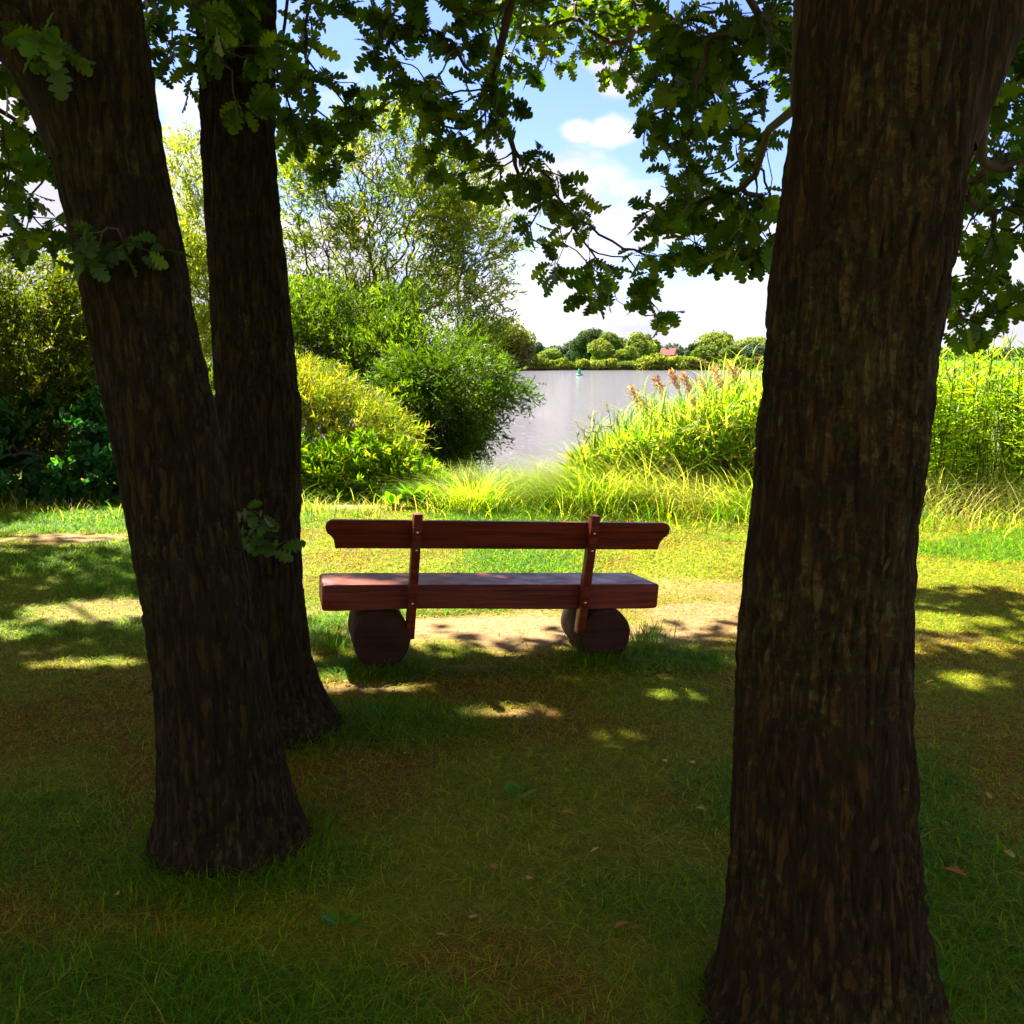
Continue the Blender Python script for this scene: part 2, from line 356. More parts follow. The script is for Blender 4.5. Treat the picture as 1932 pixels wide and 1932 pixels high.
def axis(lo, hi, step, far, g=1.18):
    a = list(np.arange(lo, hi + 1e-6, step)); s = step; v = a[-1]
    while v < far: s *= g; v += s; a.append(v)
    s = step; v = a[0]; b = []
    while v > -far: s *= g; v -= s; b.append(v)
    return np.array(b[::-1] + a)
ax = axis(-6.5, 6.5, 0.07, 4000); ay_ = axis(0.5, 14, 0.07, 5000)
ay_ = np.unique(np.concatenate([ay_, np.arange(14, 24, 0.4), np.arange(254, 272, 1.5)]))
gx, gy = np.meshgrid(ax, ay_); gx = gx.ravel(); gy = gy.ravel()
GV = np.stack([gx, gy, gz(gx, gy)], 1)
nx_ = len(ax); ii, jj = np.meshgrid(np.arange(nx_ - 1), np.arange(len(ay_) - 1)); k0 = (jj * nx_ + ii).ravel()
GQ = np.stack([k0, k0 + 1, k0 + 1 + nx_, k0 + nx_], 1)
sm = sand_sunmask(gx, gy)[:, None]; lm = lushmask(gx, gy)[:, None]
soil = np.array([0.20, 0.165, 0.018]); sand_sunc = np.array([0.31, 0.195, 0.09]); grn = np.array([0.09, 0.14, 0.006]); mea = np.array([0.06, 0.22, 0.012])
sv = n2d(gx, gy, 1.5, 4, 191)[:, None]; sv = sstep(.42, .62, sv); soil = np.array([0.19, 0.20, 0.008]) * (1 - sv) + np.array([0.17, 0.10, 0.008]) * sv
gc = soil * (1 - lm) + grn * lm; gc = gc * (1 - sm) + sand_sunc * sm
farm = sstep(230, 300, gy)[:, None]; bedm = sstep(-0.9, -1.3, GV[:, 2])[:, None]
gc = gc * (1 - farm) + mea * farm; gc = gc * (1 - bedm) + np.array([0.07, 0.055, 0.035]) * bedm
M_ground, t, b, o = new_mat('ground_soil')
a = N(t, 'ShaderNodeAttribute', attribute_name='col'); g = N(t, 'ShaderNodeTexCoord')
n_ = N(t, 'ShaderNodeTexNoise'); n_.inputs['Scale'].default_value = 22; n_.inputs['Detail'].default_value = 8; n_.inputs['Roughness'].default_value = 0.7; L(t, g.outputs['Object'], n_.inputs['Vector'])
mul = N(t, 'ShaderNodeMix', data_type='RGBA', blend_type='MULTIPLY'); mul.inputs[0].default_value = 1
L(t, a.outputs['Color'], mul.inputs[6])
gr = map_range(t, n_.outputs[0], 0.3, 0.7, 0.62, 1.25); cb = N(t, 'ShaderNodeCombineColor'); [L(t, gr, cb.inputs[i]) for i in range(3)]
L(t, cb.outputs[0], mul.inputs[7]); L(t, mul.outputs[2], b.inputs['Base Color']); b.inputs['Roughness'].default_value = 0.95; b.inputs['Specular IOR Level'].default_value = 0.15
bp = N(t, 'ShaderNodeBump'); bp.inputs['Strength'].default_value = 0.8; bp.inputs['Distance'].default_value = 0.03; L(t, n_.outputs[0], bp.inputs['Height']); L(t, bp.outputs[0], b.inputs['Normal'])
ground = mk('ground', GV, GQ, M_ground, None, gc, True); ground['kind'] = 'structure'

M_water, t, b, o = new_mat('river_water')
b.inputs['Base Color'].default_value = (0.17, 0.155, 0.165, 1); b.inputs['Roughness'].default_value = 0.08; b.inputs['IOR'].default_value = 1.333
g = N(t, 'ShaderNodeTexCoord'); mp_ = N(t, 'ShaderNodeMapping'); mp_.inputs['Scale'].default_value = (0.22, 1.9, 1); L(t, g.outputs['Object'], mp_.inputs[0])
n_ = N(t, 'ShaderNodeTexNoise'); n_.inputs['Scale'].default_value = 1.3; n_.inputs['Detail'].default_value = 6; n_.inputs['Roughness'].default_value = 0.6; L(t, mp_.outputs[0], n_.inputs['Vector'])
bp = N(t, 'ShaderNodeBump'); bp.inputs['Strength'].default_value = 1.0; bp.inputs['Distance'].default_value = 0.30; L(t, n_.outputs[0], bp.inputs['Height']); L(t, bp.outputs[0], b.inputs['Normal'])
wx = np.array([-3000, 3000.]); WV = np.array([(-3000, 12, -1.3), (3000, 12, -1.3), (3000, 290, -1.3), (-3000, 290, -1.3)])
water = mk('river_water', WV, [(0, 1, 2, 3)], M_water); water['kind'] = 'structure'

# ------------------------------------------------------------------ oak trunks
def trunk_mesh(rows, Yb, Ytop, sides, ext, step, flare_seed, amp):
    """rows: (py, left, right) silhouette; becomes a round trunk standing at distance Yb..Ytop"""
    rows = np.array(rows, float); cs = []; rs = []
    zs = []
    for (py, l, r) in rows:
        f = (py - rows[0, 0]) / (rows[-1, 0] - rows[0, 0]); Yd = Ytop * (1 - f) + Yb * f
        c = at((l + r) / 2, py, Yd); e = at(r, py, Yd)
        cs.append(c); rs.append((e[0] - c[0])); zs.append(c[2])
    cs = np.array(cs)[::-1]; rs = np.array(rs)[::-1]; zs = np.array(zs)[::-1]
    d = nrm(cs[-1] - cs[-3]); zt = zs[-1]; top = cs[-1]
    for k in range(1, 8):
        e = ext * k / 7; cs = np.vstack([cs, top + d * e + np.array([0, 0, 0.2 * e])]); rs = np.append(rs, rs[len(zs) - 1] * (1 - 0.75 * k / 7)); 
    L_ = np.concatenate([[0], np.cumsum(np.linalg.norm(np.diff(cs, axis=0), axis=1))])
    n = int(L_[-1] / step); s = np.linspace(0, L_[-1], n)
    P = np.stack([np.interp(s, L_, cs[:, i]) for i in range(3)], 1); R = np.interp(s, L_, rs)
    ker = np.ones(15) / 15
    for i in range(3): P[:, i] = np.convolve(np.pad(P[:, i], 7, mode='reflect', reflect_type='odd'), ker, 'valid')
    R = np.convolve(np.pad(R, 7, mode='edge'), ker, 'valid')
    th = np.linspace(0, 2 * math.pi, sides, endpoint=False)
    zz = P[:, 2]
    flare = np.exp(-np.maximum(zz, 0) / 0.14)[:, None] * (0.5 * (vnoise(np.stack([np.cos(th) * 1.7 + 5, np.sin(th) * 1.7 + flare_seed, th * 0], 1), 3) ** 1.5))[None]
    Rm = R[:, None] * (1 + 0.05 * (fbm(np.stack([np.tile(np.cos(th), n) * 1.5, np.tile(np.sin(th), n) * 1.5 + flare_seed, np.repeat(s, sides) * 1.2], 1), 2, 8).reshape(n, sides) - 0.5) * 2 + 0.35 * flare)
    q = np.stack([(R[:, None] * np.cos(th)[None] * 32).ravel(), (R[:, None] * np.sin(th)[None] * 32).ravel() + flare_seed * 7, np.repeat(s, sides) * 6.0], 1)
    q = q + 0.7 * np.stack([vnoise(q * 0.6, 41), vnoise(q * 0.6, 42), vnoise(q * .6, 43) * 2], 1)
    rid = 1 - np.abs(2 * fbm(q, 3, 51, 0.55) - 1) * 2.0
    fine = fbm(q * np.array([2.5, 2.5, 5]), 3, 61)
    disp = amp * (-(np.clip(rid, 0, 1) ** 2) * 1.8 + 1.3 * fine)
    Rm = Rm + disp.reshape(n, sides) * (1 + 0.5 * np.exp(-np.maximum(zz, 0) / .3))[:, None]
    V = np.stack([P[:, None, 0] + Rm * np.cos(th)[None], P[:, None, 1] + Rm * np.sin(th)[None], np.repeat(P[:, 2:3], sides, 1)], 2)
    i = np.arange(sides); q1 = np.stack([i, (i + 1) % sides, (i + 1) % sides + sides, i + sides], 1)
    Q = (q1[None] + (np.arange(n - 1) * sides)[:, None, None]).reshape(-1, 4)
    return V.reshape(-1, 3), Q, P, R
rowsA = [(-60, 5, 250), (0, 40, 265), (100, 62, 276), (200, 86, 290), (300, 104, 305), (400, 126, 325), (500, 150, 346), (600, 168, 360), (700, 190, 385), (800, 210, 405), (900, 231, 428), (1000, 248, 448), (1100, 265, 468), (1200, 280, 486), (1300, 294, 503), (1400, 300, 525), (1500, 303, 548), (1560, 298, 562), (1600, 288, 585), (1680, 280, 605)]
rowsB = [(-60, 365, 520), (0, 368, 520), (100, 374, 519), (200, 378, 517), (300, 380, 520), (400, 386, 527), (500, 393, 538), (600, 400, 547), (700, 406, 556), (765, 410, 567), (850, 414, 566), (950, 422, 566), (1050, 428, 568), (1150, 433, 574), (1220, 436, 582), (1280, 436, 596), (1320, 432, 612), (1360, 425, 635), (1430, 415, 665)]
rowsC = [(-60, 1528, 1885), (0, 1520, 1868), (100, 1510, 1852), (200, 1503, 1834), (300, 1490, 1819), (400, 1475, 1804), (500, 1462, 1790), (600, 1452, 1771), (700, 1445, 1756), (800, 1438, 1748), (900, 1430, 1738), (1000, 1420, 1725), (1100, 1408, 1719), (1200, 1398, 1717), (1300, 1393, 1716), (1400, 1390, 1717), (1500, 1388, 1720), (1600, 1383, 1727), (1700, 1378, 1737), (1800, 1368, 1747), (1850, 1356, 1755), (1900, 1335, 1764), (1960, 1312, 1778), (2040, 1290, 1795)]
baseA = (-0.92, 3.5, 0); baseB = (-0.95, 4.62, 0); baseC = (0.76, 2.5, 0)
oakA = thing('oak_tree', 'leaning oak with forked top, the nearer of the two trunks left of the bench', 'tree', baseA, 'oak trees around the bench')
oakB = thing('oak_tree', 'slimmer dark upright oak trunk standing just behind the leaning one', 'tree', baseB, 'oak trees around the bench')
oakC = thing('oak_tree', 'thick oak with lichen spotted bark standing right of the bench', 'tree', baseC, 'oak trees around the bench')
VA, QA, PA, RA = trunk_mesh(rowsA, 3.5, 3.45, 200, 4.0, 0.009, 1.0, 0.0075); mk('trunk', VA, QA, M_barkd, oakA, smooth=True)
VB, QB, PB, RB = trunk_mesh(rowsB, 4.62, 4.75, 170, 4.0, 0.010, 4.0, 0.007); mk('trunk', VB, QB, M_barkd, oakB, smooth=True)
VC, QC, PC, RC = trunk_mesh(rowsC, 2.5, 2.65, 250, 4.0, 0.007, 9.0, 0.0085); mk('trunk', VC, QC, M_bark, oakC, smooth=True)
def limb(parent, pts, r0, r1, mat, n=60, sides=36):
    P = spline(pts, n); R = np.linspace(r0, r1, n)[:, None] * np.ones((1, sides)); th = np.arange(sides) * 2 * math.pi / sides
    q = np.stack([np.tile(np.cos(th), n) * 4, np.tile(np.sin(th), n) * 4, np.repeat(np.linspace(0, 6, n), sides)], 1)
    R = R * (0.9 + 0.2 * fbm(q, 3, 71).reshape(n, sides))
    V, Q = tube_path(P, R, sides); return mk('limb', V, Q, mat, parent, smooth=True)
limb(oakA, [at(170, 270, 3.45), at(110, 150, 3.42), at(25, 45, 3.40), at(-90, -70, 3.4), at(-260, -420, 3.5), at(-420, -900, 3.6)], 0.13, 0.05, M_barkd)
limb(oakC, [at(1760, 260, 2.66), at(1830, 100, 2.68), at(1895, -10, 2.72), at(1990, -150, 2.8), at(2150, -480, 3.0), at(2300, -900, 3.2)], 0.10, 0.05, M_bark)

# ------------------------------------------------------------------ oak foliage: hanging boughs seen in the picture
OAKCOL = [(0.05, 0.115, 0.004), (0.075, 0.155, 0.005), (0.035, 0.085, 0.004), (0.14, 0.22, 0.006)]
def rosettes(pts, dirs, k_lo, k_hi, size, cols, T=OAK, droop=0.35, spread=1.0):
    pos = []; d = []; sc = []
    for p, dr in zip(pts, dirs):
        k = rng.integers(k_lo, k_hi + 1)
        u = rand_unit(k) * np.array([1, 1, 0.7]) * spread + dr * 0.5 + np.array([0, 0, -droop])
        pos.append(p + rng.normal(size=(k, 3)) * 0.012 - dr * rng.uniform(0, 0.05, size=(k, 1))); d.append(u); sc.append(rng.uniform(0.7, 1.2, k) * size)
    pos = np.concatenate(pos); d = np.concatenate(d); sc = np.concatenate(sc); m = len(pos)
    nn = np.array([0, 0, 0.55]) + rand_unit(m) * 0.9
    return stamp(T, pos, d, nn, sc, palette(m, cols))
def blob_points(blobs, dens, depth=0.28):
    out = []
    for (cx, cy, rx, ry, Yd) in blobs:
        n = max(2, int(round(dens * rx * ry / 1000.0)))
        a = rng.uniform(0, 2 * math.pi, n); r = np.sqrt(rng.uniform(0, 1, n))
        for i in range(n):
            out.append(at(cx + rx * r[i] * math.cos(a[i]), cy + ry * r[i] * math.sin(a[i]), Yd + rng.normal() * depth))
    return np.array(out)
def bough(tree, root, blobs, dens=1.9, size=0.110, depth=0.28, rt=0.0022, kp=0.30, k=(5, 8)):
    pts = blob_points(blobs, dens * 1.5, depth)
    NA, PAR, tips = grow(root, pts, seg=0.07, kp=kp, bend=0.4, wob=0.07)
    r = branch_radii(NA, PAR, tips, rt, 0.46, 0.026)
    V, Q = tubes(NA, PAR, r, 6); bo = mk('bough', V, Q, M_twig, tree, smooth=True)
    tp = np.array([NA[i] for _, i in tips]); td = np.array([nrm(NA[i] - NA[PAR[i]]) for _, i in tips])
    V, Q, c = rosettes(tp, td, k[0], k[1], size, OAKCOL)
    mk('leaves', V, Q, M_oak, bo, c); return bo
tA = lambda z: PA[np.argmin(np.abs(PA[:, 2] - z))]; tB = lambda z: PB[np.argmin(np.abs(PB[:, 2] - z))]; tC = lambda z: PC[np.argmin(np.abs(PC[:, 2] - z))]
bough(oakA, [tA(3.3), tA(3.3) + np.array([-.3, .3, .1])], [(30, 140, 50, 60, 4.3), (45, 330, 70, 90, 4.6), (40, 445, 60, 50, 4.6), (105, 430, 50, 45, 4.4), (5, 230, 35, 50, 4.5), (110, 300, 40, 60, 4.9), (-80, 250, 60, 160, 4.5), (-90, 60, 80, 90, 4.3), (20, 30, 70, 40, 4.6)], dens=1.1)
bough(oakB, [tB(3.6), tB(3.6) + np.array([-.2, -.2, 0])], [(320, 70, 50, 80, 4.9), (300, 10, 60, 40, 4.9), (345, 135, 35, 40, 4.9), (395, 45, 40, 60, 4.3), (470, 170, 42, 50, 4.2), (490, 60, 40, 60, 4.3), (400, 80, 30, 25, 4.2), (440, 10, 80, 30, 4.3)], dens=1.35)
bough(oakB, [tB(3.3), tB(3.3) + np.array([.25, .15, .1])], [(560, 60, 40, 60, 5.0), (565, 200, 50, 70, 5.0), (615, 245, 60, 50, 5.2), (645, 190, 60, 50, 5.2), (685, 200, 30, 30, 5.2), (640, 305, 30, 25, 5.2), (540, 130, 30, 60, 5.0), (545, 270, 25, 30, 5.0), (600, 5, 50, 14, 5.1)], dens=1.15)
bough(oakC, [tC(4.2), tC(4.3) + np.array([-.3, .4, .2]), at(1200, -260, 4.3), at(980, -60, 4.9), at(930, 150, 5.3), at(970, 285, 5.4)],
      [(705, 40, 50, 50, 5.3), (722, 100, 35, 35, 5.3), (800, 50, 70, 60, 5.3), (880, 120, 80, 80, 5.3), (775, 200, 42, 40, 5.4), (835, 250, 60, 60, 5.4), (880, 320, 55, 50, 5.4), (930, 200, 50, 60, 5.4), (900, 370, 35, 22, 5.4), (790, 130, 40, 50, 5.4), (955, 335, 35, 35, 5.4),
       (1040, 310, 50, 45, 5.4), (1020, 390, 50, 45, 5.4), (1085, 415, 50, 45, 5.4), (1040, 480, 42, 38, 5.5), (1115, 545, 30, 45, 5.5), (1190, 540, 70, 42, 5.5), (1235, 500, 50, 40, 5.5), (1245, 575, 32, 22, 5.5), (1140, 495, 30, 20, 5.5), (1000, 60, 30, 60, 5.3), (850, 10, 120, 30, 5.2)], dens=1.6, kp=0.42)
bough(oakC, [tC(2.9), tC(2.9) + np.array([-.22, .25, .12]), at(1500, 205, 3.4), at(1450, 245, 4.0), at(1425, 330, 4.6)],
      [(1260, 390, 60, 45, 5.2), (1330, 400, 70, 60, 5.2), (1400, 350, 60, 60, 5.0), (1380, 455, 60, 55, 5.0), (1435, 490, 30, 40, 4.9), (1330, 490, 50, 28, 5.2), (1450, 420, 25, 60, 4.8), (1215, 400, 25, 25, 5.2), (1290, 330, 50, 30, 5.3), (1440, 270, 25, 30, 4.9)], dens=1.9)
bough(oakC, [tC(3.8), tC(3.9) + np.array([-.2, .3, .2]), at(1420, -120, 4.0)],
      [(1270, 190, 60, 60, 5.0), (1350, 130, 80, 80, 5.0), (1420, 60, 70, 60, 4.8), (1300, 60, 70, 50, 5.0), (1320, 270, 70, 55, 5.1), (1490, 110, 30, 70, 4.6), (1400, 200, 50, 40, 4.9), (1240, 250, 35, 50, 5.2), (1470, 20, 40, 40, 4.6)], dens=1.9)
bough(oakC, [tC(4.6), tC(4.7) + np.array([-.2, .6, .3]), at(1250, -160, 6.0), at(1180, -90, 8.0)],
      [(1000, 40, 80, 50, 10.5), (1100, 40, 80, 50, 10.5), (1170, 60, 60, 50, 10.2), (1080, 105, 50, 25, 10.5), (1205, 110, 45, 40, 10), (985, 120, 35, 35, 10.3), (1145, 150, 28, 26, 10), (1230, 30, 60, 40, 9.7), (1060, 0, 150, 30, 10.5), (1180, 10, 80, 30, 10.2), (1500, 170, 30, 60, 9.5), (1460, 60, 60, 60, 9.5)], dens=3.6, size=0.15, k=(4, 7), rt=.003)
bough(oakC, [tC(3.2), tC(3.2) + np.array([.25, .25, .1]), at(1850, 290, 4.2)],
      [(1885, 200, 50, 80, 4.8), (1860, 330, 60, 80, 4.9), (1905, 420, 50, 60, 4.9), (1845, 475, 50, 60, 5.0), (1890, 560, 55, 70, 5.1), (1810, 600, 40, 40, 5.2), (1855, 110, 25, 50, 4.6), (1925, 300, 40, 70, 4.8), (1915, 80, 40, 70, 4.6), (1800, 540, 30, 45, 5.2), (1865, 635, 40, 14, 5.2), (1980, 350, 50, 200, 4.9), (1985, 560, 50, 90, 5.0), (1990, 100, 60, 120, 4.7)], dens=1.9)
def sprout(tree, start, blobs, size=0.10, dens=3.0):
    pts = blob_points(blobs, dens, 0.04)
    NA, PAR, tips = grow([start, start + np.array([0.01, -0.06, 0.02])], pts, seg=0.04, kp=0.2)
    V, Q = tubes(NA, PAR, branch_radii(NA, PAR, tips, 0.0018, 0.4, 0.006), 5); s = mk('sprout', V, Q, M_twig, tree)
    tp = np.array([NA[i] for _, i in tips]); td = np.array([nrm(NA[i] - NA[PAR[i]]) for _, i in tips])
    V, Q, c = rosettes(tp, td, 3, 5, size, [(0.06, 0.13, 0.02), (0.08, 0.15, 0.025), (.05, .10, .02)]); mk('leaves', V, Q, M_oak, s, c)
sprout(oakA, at(230, 450, 3.32), [(270, 460, 38, 20, 3.2), (175, 480, 25, 35, 3.22), (165, 440, 20, 15, 3.2)], 0.085, 4)
sprout(oakA, at(120, 120, 3.3), [(95, 85, 45, 45, 3.15)], 0.10, 3.5)
sprout(oakB, at(455, 1000, 4.55), [(475, 1000, 38, 42, 4.25), (515, 1025, 18, 12, 4.2)], 0.085, 5)

# ------------------------------------------------------------------ upper crowns (above the frame): unseen leaves, shaped to cast the lawn's shade
def canopy():
    n = 6600; g = np.stack([rng.uniform(-9, 8.5, n), rng.uniform(-2.9, 10.0, n)], 1)
    bound = 6.05 - 0.42 * np.exp(-((g[:, 0] - .3) / 1.1) ** 2) + 0.25 * np.sin(g[:, 0] * 1.7) + 0.6 * (n2d(g[:, 0], g[:, 1], 0.8, 2, 77) - .5) + 0.15 * sstep(1.5, 3, g[:, 0])
    d = g[:, 1] - bound
    left = sstep(-2.0, -3.2, g[:, 0])
    pr = sstep(0.15, -0.55, d) + left * 0.22 * sstep(4.0, 3.2, d) * (d > -0.5)
    pr = pr * (1 - .0 * ((g[:, 1] > 2.3) & (g[:, 1] < 4.1) & (g[:, 0] > -1.2) & (g[:, 0] < 4)))
    keep = rng.uniform(0, 1, n) < pr; g = g[keep]; n = len(g)
    lo = np.maximum(4.3, (1.9 + 0.34 * np.maximum(g[:, 1], 0)) / 0.70)
    h = lo + rng.beta(1.3, 2.0, n) * 4.2
    P = np.stack([g[:, 0], g[:, 1], np.zeros(n)], 1) + SUNV[None] * (h / SUNV[2])[:, None]
    return P
CP = canopy()
bk = np.stack([rng.uniform(-9, 9, 60), rng.uniform(-8, -4, 60), rng.uniform(4.5, 7.5, 60)], 1); CP = np.concatenate([CP, bk])  # unseen clumps behind the camera, added to block sky light
SPOTS = [(0.0, 4.85, .17, .10), (-.74, 5.28, .20, .10), (-.44, 5.26, .13, .10), (.78, 5.12, .24, .06), (2.3, 5.3, .2, .1), (2.1, 5.9, .25, .08), (2.6, 6.0, .2, .07),
         (-2.9, 4.9, .25, .12), (-2.2, 5.6, .3, .12), (-3.3, 6.3, .6, .15), (1.5, 5.6, .3, .1), (-1.6, 5.7, .2, .1), (.5, 4.5, .15, .06), (-4.2, 5.6, .4, .15), (-2.6, 6.9, .5, .3)]  # gaps cut in the unseen crowns to let sun spots through
def visible(P, m=40):
    u, v, d = proj(P); return (d > 0.3) & (u > -m) & (u < 1932 + m) & (v > -m) & (v < 1932 + m)
trees = [(oakA, PA), (oakB, PB), (oakC, PC)]
own = np.argmin(np.stack([np.linalg.norm(CP[:, :2] - p[-1, :2], axis=1) for _, p in trees], 1), axis=1)
for ti, (tr, pp) in enumerate(trees):
    cl = CP[own == ti]
    root = [pp[np.argmin(np.abs(pp[:, 2] - z))] for z in (3.2, 3.8, 4.5, 5.2)] + [pp[-1]]
    NA, PAR, tips = grow(root, cl[::6], seg=0.3, kp=0.5, bend=0.3)
    r = branch_radii(NA, PAR, tips, 0.008, 0.5, 0.10)
    bad = visible(NA, 90)
    PAR2 = np.where(bad, -1, PAR)
    V, Q = tubes(NA, PAR2, r, 6); br = mk('branching', V, Q, M_twig, tr, smooth=True)
    k = 46; pos = np.repeat(cl, k, 0) + rng.normal(size=(len(cl) * k, 3)) * np.array([.34, .34, .22])
    gp = pos - SUNV[None] * (pos[:, 2] / SUNV[2])[:, None]
    ok = ~visible(pos, 90)
    for (sx, sy, rx, ry) in SPOTS: ok &= (((gp[:, 0] - sx) / (rx + .06)) ** 2 + ((gp[:, 1] - sy) / (ry + .08)) ** 2) > 1
    pos = pos[ok]; m = len(pos)
    V, Q, c = stamp(OAKT, pos, rand_unit(m) * np.array([1, 1, .5]) + np.array([0, 0, -.2]), np.array([0, 0, .8]) + rand_unit(m) * .8, rng.uniform(.13, .2, m), palette(m, OAKCOL))
    mk('crown', V, Q, M_oak, tr, c)

# ------------------------------------------------------------------ bench
BYAW, BTILT = 0.215, 0.041
bench = bpy.data.objects.new('park_bench', None); C.objects.link(bench)
tag(bench, 'red-brown wooden bench with thick plank seat on two logs, facing the water', 'bench')
c_, s_ = math.cos(BYAW), math.sin(BYAW)
ex = Vector((c_ * math.cos(BTILT), s_ * math.cos(BTILT), -math.sin(BTILT))); ey = Vector((-s_, c_, 0)); ez = ex.cross(ey)
BO = Vector((-0.079, 5.731, 0.0)) + Vector((0, 0, 0.0))
Mx = Matrix((ex, ey, ez)).transposed().to_4x4(); Mx.translation = Vector((-0.079, 5.731, 0.42)) - ez * 0.42; bench.matrix_world = Mx
bench.empty_display_size = 0.3
import bmesh
def bm_obj(name, bm, mat, parent, bevel=0.0, segs=2, smooth=True):
    if bevel:
        bmesh.ops.bevel(bm, geom=[e for e in bm.edges], offset=bevel, segments=segs, profile=0.6, affect='EDGES', clamp_overlap=True)
    bmesh.ops.recalc_face_normals(bm, faces=bm.faces)
    me = bpy.data.meshes.new(name); bm.to_mesh(me); bm.free(); me.materials.append(mat)
    if smooth:
        me.polygons.foreach_set('use_smooth', np.ones(len(me.polygons), dtype=bool))
        try: me.set_sharp_from_angle(angle=math.radians(40))
        except Exception: pass
    o = bpy.data.objects.new(name, me); C.objects.link(o); o.parent = parent; return o
def prism(outline, y0, y1, shear=None):
    bm = bmesh.new(); a = [bm.verts.new((x, y0, z)) for x, z in outline]; b = [bm.verts.new((x, y1, z)) for x, z in outline]
    bm.faces.new(a[::-1]); bm.faces.new(b); n = len(a)
    for i in range(n): bm.faces.new((a[i], a[(i + 1) % n], b[(i + 1) % n], b[i]))
    if shear:
        for v in bm.verts: v.co.y += shear(v.co.z)
    return bm
ST = 0.42; TH = 0.139; DEP = 0.33; HL = 0.906
bm = bmesh.new(); NX = 24
prof = [(0, ST - TH), (DEP, ST - TH), (DEP, ST), (0, ST)]
rings = []
for i in range(NX + 1):
    f = i / NX; x = -HL + 2 * HL * f; ring = []
    for k, (y, z) in enumerate(prof):
        xx = x
        if f > 0.97: xx = x - (0.045 if y > 0.1 else 0)          # right end is cut at a slant
        if f > 0.97 and z < ST - 0.05 and y < .1: xx -= 0.006
        wob = 0.004 * math.sin(7 * f + 2 * k)
        ring.append(bm.verts.new((xx, y + wob * 0.6, z + (wob if z < ST - .05 else 0) + (0.010 * (1 - 4 * (f - .5) ** 2) if z < ST - .05 else 0))))
    rings.append(ring)
for i in range(NX):
    for k in range(4): bm.faces.new((rings[i][k], rings[i + 1][k], rings[i + 1][(k + 1) % 4], rings[i][(k + 1) % 4]))
bm.faces.new(rings[0]); bm.faces.new(rings[-1][::-1])
es = [e for e in bm.edges if abs(e.verts[0].co.x - e.verts[1].co.x) > 0.03 or e.verts[0] in rings[0] and e.verts[1] in rings[0] or e.verts[0] in rings[-1] and e.verts[1] in rings[-1]]
bmesh.ops.bevel(bm, geom=es, offset=0.016, segments=3, profile=0.5, affect='EDGES', clamp_overlap=True)
bm_obj('seat', bm, M_wood, bench)
LEAN = 0.27; pc = lambda z: -0.045 - LEAN * (z - ST + 0.07)      # post centre line (leans back towards the camera)
zb, zt = ST + 0.351 - 0.148, ST + 0.351
half = []
bl = 0.895
# ogee end profile (right end), mirrored for the left
pr = [(bl - 0.045, zb), (bl - 0.042, zb + 0.045), (bl - 0.030, zb + 0.062), (bl - 0.010, zb + 0.074)]
for k in range(7):
    an = math.radians(-55 + 145 * k / 6); pr.append((bl - 0.030 + 0.036 * math.cos(an), zt - 0.040 + 0.040 * math.sin(an)))
outl = pr + [(-x, z) for x, z in pr[::-1]]
bm = prism(outl, 0.034, 0.034 + 0.045, lambda z: pc(z))
bmesh.ops.bevel(bm, geom=[e for e in bm.edges if abs(e.verts[0].co.y - e.verts[1].co.y) < 0.03], offset=0.005, segments=2, affect='EDGES', clamp_overlap=True)
bm_obj('backrest', bm, M_wood, bench)
def bolt(parent, x, z, r=0.0075):
    bm = bmesh.new(); bmesh.ops.create_uvsphere(bm, u_segments=14, v_segments=8, radius=r)
    for v in bm.verts: v.co = Vector((v.co.x + x, v.co.y * 0.7 + pc(z) - 0.034, v.co.z + z))
    bm_obj('bolt', bm, M_steel, parent)
for (px_, z0) in ((-0.452, 0.135), (0.465, 0.155)):
    bm = prism([(px_ - 0.022, z0), (px_ + 0.022, z0), (px_ + 0.022, ST + 0.395), (px_ - 0.022, ST + 0.395)], -0.034, 0.034, lambda z: pc(z))
    po = bm_obj('post', bm, M_wood, bench, 0.006, 2)
    for z in (ST + 0.30, ST + 0.205, ST - 0.085): bolt(po, px_, z)
for (lx, rr, ln) in ((-0.60, 0.157, 0.40), (0.60, 0.150, 0.40)):
    bm = bmesh.new(); sd = 40; rg = []
    for (y, s) in ((-0.035, 0.0), (-0.035, 0.55), (-0.035, 0.93), (-0.028, 0.985), (-0.010, 1.0), (0.1, 1.01), (0.25, 0.99), (0.36, 1.0), (0.375, 0.97)):
        if s == 0.0: rg.append([bm.verts.new((lx, y, ST - TH + .012 - rr))]); continue
        ring = []
        for k in range(sd):
            an = 2 * math.pi * k / sd; r = rr * s * (1 + 0.025 * math.sin(3 * an + lx * 9) + 0.012 * math.sin(7 * an + y * 9))
            z = ST - TH + .012 - rr + r * math.sin(an)
            ring.append(bm.verts.new((lx + .95 * r * math.cos(an), y, min(z, ST - TH - 0.003 + .012))))
        rg.append(ring)
    for k in range(sd): bm.faces.new((rg[0][0], rg[1][k], rg[1][(k + 1) % sd]))
    for i in range(1, len(rg) - 1):
        for k in range(sd): bm.faces.new((rg[i][k], rg[i + 1][k], rg[i + 1][(k + 1) % sd], rg[i][(k + 1) % sd]))
    bm.faces.new(rg[-1][::-1])
    bm_obj('log_leg', bm, M_log, bench)

